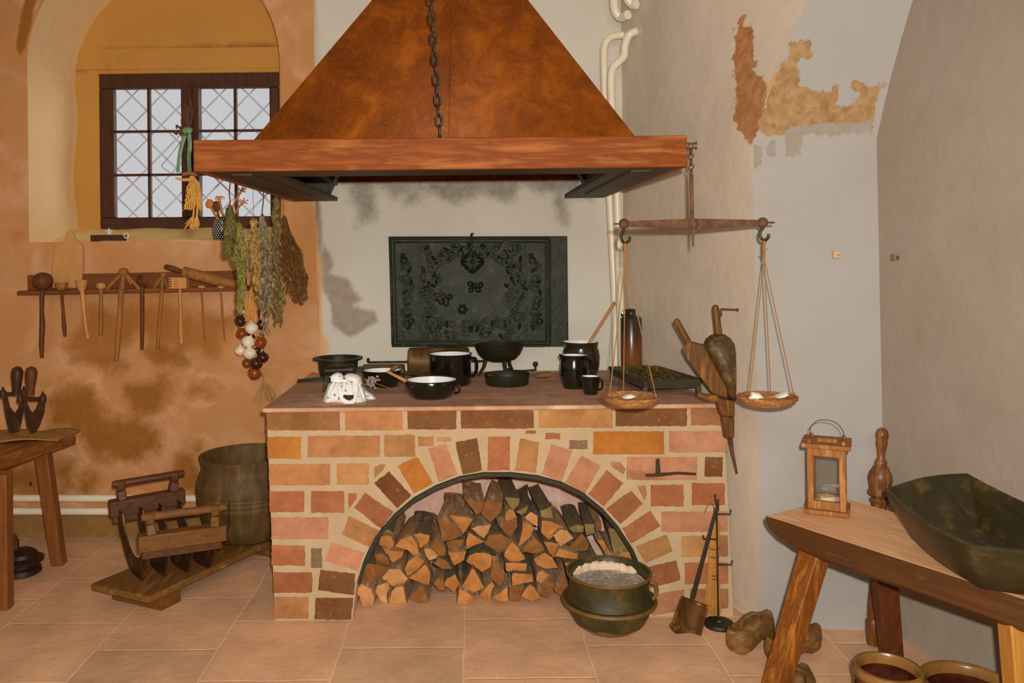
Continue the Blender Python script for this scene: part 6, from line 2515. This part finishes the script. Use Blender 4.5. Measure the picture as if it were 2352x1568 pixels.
# ================================================================ split firewood in the hearth
m_bark = M('grey split wood', col(168, 130, 90), col(130, 98, 62), col(192, 154, 112), scale=7, stretch=(6, 1, 6), rough=.9, bump=.6, bd=.01)
m_barkd = M('dark bark', col(120, 100, 66), col(92, 76, 48), col(142, 120, 84), scale=9, stretch=(4, 1, 4), rough=.95, bump=.9, bd=.015)


def endmat(n, a, b, c_):
    t = NT(n)
    v = t.coords()
    f_ = t.noise(v, 14, 7, .7, .8)
    rg = t.n('ShaderNodeTexWave', wave_type='RINGS', rings_direction='Y')
    rg.inputs['Scale'].default_value = 30
    rg.inputs['Distortion'].default_value = 4
    t.l(v, rg.inputs['Vector'])
    x = t.math('ADD', t.math('MULTIPLY', f_, .95), t.math('MULTIPLY', rg.outputs['Fac'], .05))
    t.l(t.ramp(x, [(.3, a), (.5, b), (.72, c_)]), t.b.inputs['Base Color'])
    t.b.inputs['Roughness'].default_value = .85
    t.l(t.bump(t.noise(v, 45, 5), .5, .006), t.b.inputs['Normal'])
    return t.m


EM = {'p': (endmat('pale cut wood', col(142, 94, 46), col(166, 112, 60), col(186, 134, 80)), 'pale ochre'),
      'o': (endmat('orange cut wood', col(122, 72, 24), col(150, 92, 38), col(174, 114, 56)), 'orange-tan'),
      'd': (endmat('brown cut wood', col(86, 48, 14), col(108, 64, 22), col(134, 86, 36)), 'dark brown'),
      'g': (endmat('grey green cut wood', col(96, 76, 36), col(112, 90, 46), col(128, 102, 56)), 'greyish')}
c7 = lambda pts: cv(pts, 3.0154, 780, 1060)
LG = {
    'bottom': [('p', c7([(150, 845), (215, 880), (240, 940), (230, 1000), (160, 1003), (140, 940), (115, 890)])), ('p', c7([(260, 860), (320, 838), (345, 870), (328, 920), (328, 990), (285, 965), (248, 905)])),
               ('p', c7([(362, 900), (390, 870), (440, 860), (465, 985), (440, 996), (340, 1000), (345, 950)])), ('d', c7([(560, 870), (585, 890), (620, 965), (560, 982), (480, 950)])),
               ('o', c7([(830, 880), (890, 912), (942, 960), (890, 988), (812, 993)])), ('o', c7([(1060, 835), (1070, 860), (1050, 900), (1045, 985), (1000, 950), (968, 930), (1035, 850)])),
               ('o', c7([(1160, 865), (1165, 965), (1110, 967), (1055, 942), (1110, 910)])), ('d', c7([(1175, 872), (1275, 865), (1262, 925), (1245, 972), (1180, 960)])),
               ('o', c7([(1320, 848), (1350, 875), (1392, 935), (1330, 967), (1255, 935), (1285, 880)])), ('d', c7([(1450, 832), (1492, 862), (1440, 945), (1400, 930), (1372, 902)])),
               ('d', c7([(1562, 782), (1595, 900), (1560, 952), (1485, 892)]))],
    'second': [('d', c7([(195, 705), (260, 712), (345, 735), (290, 800), (225, 832), (150, 818), (165, 750)])), ('p', c7([(345, 742), (420, 748), (472, 808), (440, 850), (370, 864), (325, 850), (295, 800)])),
               ('o', c7([(478, 690), (530, 650), (585, 690), (545, 745), (470, 792), (450, 740)])), ('o', c7([(595, 712), (625, 765), (628, 810), (615, 855), (540, 828), (478, 808), (530, 770)])),
               ('d', c7([(690, 800), (720, 850), (735, 890), (690, 890), (650, 850)])),
               ('o', c7([(800, 782), (835, 845), (790, 907), (765, 880), (722, 852), (740, 812)])), ('o', c7([(915, 740), (935, 750), (962, 800), (1002, 872), (920, 912), (840, 868), (880, 810)])),
               ('d', c7([(1060, 695), (1105, 715), (1142, 770), (1140, 820), (1108, 868), (1075, 830), (1042, 800), (1055, 740)])), ('o', c7([(1200, 770), (1290, 778), (1335, 780), (1342, 830), (1270, 842), (1198, 862), (1192, 800)])),
               ('o', c7([(1370, 770), (1400, 755), (1458, 788), (1400, 850), (1362, 822)]))],
    'third': [('d', c7([(238, 640), (290, 632), (330, 660), (350, 715), (318, 735), (258, 700)])), ('o', c7([(302, 600), (370, 618), (445, 622), (430, 660), (368, 698), (330, 650)])),
              ('o', c7([(385, 588), (420, 540), (495, 510), (540, 580), (552, 672), (515, 650), (470, 612)])), ('p', c7([(582, 602), (640, 602), (700, 640), (665, 668), (620, 682), (600, 650)])),
              ('d', c7([(668, 530), (700, 550), (735, 610), (732, 650), (690, 655), (632, 600)])), ('d', c7([(690, 662), (740, 690), (778, 740), (715, 742), (650, 708)])),
              ('o', c7([(752, 630), (815, 622), (876, 624), (862, 680), (792, 720)])), ('o', c7([(940, 632), (1010, 632), (1080, 658), (1065, 722), (1020, 745), (985, 766), (960, 745), (925, 718), (875, 690), (900, 650)])),
              ('o', c7([(1195, 555), (1235, 590), (1258, 630), (1287, 672), (1240, 692), (1180, 690), (1138, 655), (1160, 600)])), ('o', c7([(1150, 702), (1220, 700), (1297, 706), (1290, 778), (1220, 760), (1155, 758)])),
              ('o', c7([(1342, 672), (1420, 630), (1470, 665), (1512, 735), (1430, 742), (1365, 715)])), ('o', c7([(1520, 600), (1590, 620), (1650, 640), (1648, 678), (1560, 665), (1488, 655)])),
              ('o', c7([(1556, 705), (1620, 685), (1700, 708), (1640, 728), (1582, 760)])), ('g', c7([(1650, 682), (1720, 665), (1782, 658), (1770, 697), (1700, 702)])),
              ('o', c7([(1862, 682), (1920, 650), (1985, 622), (2030, 640), (2032, 720), (1950, 715)]))],
    'fourth': [('o', c7([(285, 522), (320, 510), (360, 520), (378, 560), (362, 612), (318, 600), (274, 575)])), ('o', c7([(500, 500), (565, 495), (627, 510), (610, 560), (560, 600), (525, 545)])),
               ('d', c7([(678, 405), (740, 385), (790, 440), (842, 512), (780, 542), (708, 548), (700, 480)])), ('d', c7([(738, 556), (800, 545), (868, 540), (840, 585), (790, 628), (755, 602)])),
               ('o', c7([(898, 490), (950, 520), (1003, 556), (940, 575), (882, 607), (874, 550)])), ('d', c7([(1040, 508), (1110, 498), (1165, 530), (1160, 590), (1108, 638), (1065, 608), (1000, 570)])),
               ('o', c7([(1270, 420), (1310, 425), (1347, 462), (1320, 520), (1275, 560), (1235, 592), (1262, 500)])), ('d', c7([(1350, 528), (1395, 570), (1425, 622), (1340, 636), (1262, 622), (1290, 580)])),
               ('o', c7([(1412, 552), (1470, 560), (1518, 566), (1505, 625), (1480, 672), (1448, 625)])), ('p', c7([(1480, 508), (1530, 470), (1580, 480), (1622, 530), (1570, 560), (1528, 588)])),
               ('d', c7([(1680, 500), (1705, 530), (1728, 572), (1715, 612), (1640, 622), (1585, 592), (1640, 540)])), ('o', c7([(1778, 540), (1828, 545), (1850, 590), (1888, 648), (1862, 664), (1815, 590)])),
               ('g', c7([(1860, 460), (1985, 470), (2000, 600), (1900, 640)]))],
    'top': [('o', [(1031, 1183), (1060, 1186), (1085, 1191), (1079, 1206), (1064, 1225), (1045, 1208), (1027, 1194)]), ('p', [(1082, 1213), (1098, 1208), (1128, 1204), (1121, 1223), (1110, 1239), (1098, 1226)]),
            ('d', [(1067, 1147), (1080, 1150), (1094, 1151), (1113, 1155), (1108, 1172), (1094, 1183), (1084, 1168)]), ('d', [(1120, 1147), (1138, 1154), (1152, 1162), (1149, 1176), (1127, 1198), (1106, 1182), (1112, 1162)]),
            ('g', [(1159, 1143), (1176, 1142), (1193, 1145), (1190, 1160), (1179, 1172)]), ('o', [(1169, 1168), (1180, 1172), (1187, 1188), (1174, 1193), (1161, 1200), (1160, 1180)]),
            ('d', [(1144, 1204), (1163, 1200), (1187, 1192), (1188, 1208), (1173, 1234), (1158, 1222)]), ('p', [(1205, 1187), (1220, 1175), (1235, 1185), (1234, 1209), (1218, 1200)]),
            ('g', [(1184, 1175), (1205, 1166), (1213, 1160), (1208, 1176), (1196, 1182)]),
            ('o', [(1245, 1195), (1268, 1198), (1294, 1210), (1276, 1227), (1260, 1240), (1243, 1224)]), ('g', [(1240, 1172), (1256, 1168), (1266, 1162), (1270, 1190), (1243, 1187)]),
            ('g', [(1306, 1212), (1325, 1205), (1342, 1208), (1338, 1222), (1316, 1222)]), ('g', [(1342, 1203), (1365, 1204), (1365, 1223), (1347, 1230)]), ('d', [(1368, 1202), (1382, 1199), (1382, 1217), (1369, 1220)]),
            ('g', [(872, 1230), (890, 1215), (902, 1222), (900, 1242), (880, 1248)])],
}
nth = ['first', 'second', 'third', 'fourth', 'fifth', 'sixth', 'seventh', 'eighth', 'ninth', 'tenth', 'eleventh', 'twelfth', 'thirteenth', 'fourteenth', 'fifteenth', 'sixteenth']
LY = {'bottom': 3.44, 'second': 3.47, 'third': 3.50, 'fourth': 3.53, 'top': 3.56}
LDN = {'bottom': 'bottom layer', 'second': 'second layer', 'third': 'third layer', 'fourth': 'fourth layer', 'top': 'top layer'}
for lay, lst in LG.items():
    lst = sorted(lst, key=lambda e: sum(p[0] for p in e[1]) / len(e[1]))
    for i, (k_, pts) in enumerate(lst):
        cu = sum(p[0] for p in pts) / len(pts)
        cvv = sum(p[1] for p in pts) / len(pts)
        y0 = LY[lay] + RND.uniform(-.015, .02)
        if cu < 880 or cu > 1380:
            y0 -= .03
        # roughen the outline
        ed = []
        for j in range(len(pts)):
            a, b = pts[j], pts[(j + 1) % len(pts)]
            nn = max(1, int(math.hypot(b[0] - a[0], b[1] - a[1]) / 7))
            for m_ in range(nn):
                f_ = m_ / nn
                ed.append((a[0] + (b[0] - a[0]) * f_ + RND.uniform(-.7, .7), a[1] + (b[1] - a[1]) * f_ + RND.uniform(-.7, .7)))
        L = RND.uniform(.30, .36)
        front = [P(u, v, y0) for u, v in ed]
        cc_ = sum(front, Vector()) / len(front)
        dx = RND.uniform(-.03, .03)
        q = MB()
        nE = len(front)
        big = [cc_ + (p - cc_) * 1.05 + Vector((0, .02, 0)) for p in front]
        bk_ = [cc_ + (p - cc_) * 1.02 + Vector((dx, L, RND.uniform(-.003, .003))) for p in front]
        zmin = min(p.z for p in big + bk_)
        if lay == 'bottom':
            for p in big + bk_ + front:
                p.z = max(p.z, .002)
        q.add(front + [cc_ + Vector((0, -.004, 0))], [(j, (j + 1) % nE, nE) for j in range(nE)], 0)
        q.loft([front, big, bk_], False, True, mi=1)
        o = q.build('firewood_log', [EM[k_][0], m_barkd if (k_ == 'g' or RND.random() < .25) else m_bark], org=cc_ + Vector((0, L / 2, 0)), ang=28)
        pos = nth[i] + ' from the left' if i < len(lst) - 1 else 'last on the right'
        tag(o, '%s firewood log, %s in the %s' % (EM[k_][1].split()[-1] if 0 else EM[k_][1], pos, LDN[lay]), 'firewood log', 'split logs in the hearth opening')
# ================================================================ light
w = bpy.data.worlds.new('daylight')
SC.world = w
w.use_nodes = True
bg = w.node_tree.nodes['Background']
bg.inputs[0].default_value = (.96, .97, 1.0, 1)
bg.inputs[1].default_value = .64


def lamp(kind, name, loc, power, colour, size=.1, rot=(0, 0, 0), sy=None):
    d = bpy.data.lights.new(name, kind)
    d.energy = power
    d.color = colour
    if kind == 'AREA':
        d.shape = 'RECTANGLE'
        d.size = size
        d.size_y = sy or size
    else:
        d.shadow_soft_size = size
    o = bpy.data.objects.new(name, d)
    COL.objects.link(o)
    o.location = loc
    o.rotation_euler = rot
    return o


fl_ = lamp('SPOT', 'camera_flash', (.05, -.03, 1.54), 345, (1.0, .935, .86), .02)
fl_.data.spot_size = math.radians(97)
fl_.data.spot_blend = .5
fl_.rotation_euler = Vector((.06, 1, -.14)).to_track_quat('-Z', 'Y').to_euler()
lamp('AREA', 'room_lamp', (-.3, -1.9, 2.75), 47, (1.0, .95, .87), 2.4, (math.radians(66), 0, 0), 1.3)  # soft fill added behind the camera, also reaching under the hood
SC.cycles.max_bounces = 6
SC.cycles.diffuse_bounces = 4
sun = bpy.data.lights.new('daylight_sun', 'SUN')
sun.energy = 2.2
sun.color = (1.0, .93, .80)
sun.angle = math.radians(50)
so = bpy.data.objects.new('daylight_sun', sun)
COL.objects.link(so)
so.location = (2, 9, 5)
so.rotation_euler = Vector((-.75, -.62, -.12)).to_track_quat('-Z', 'Y').to_euler()
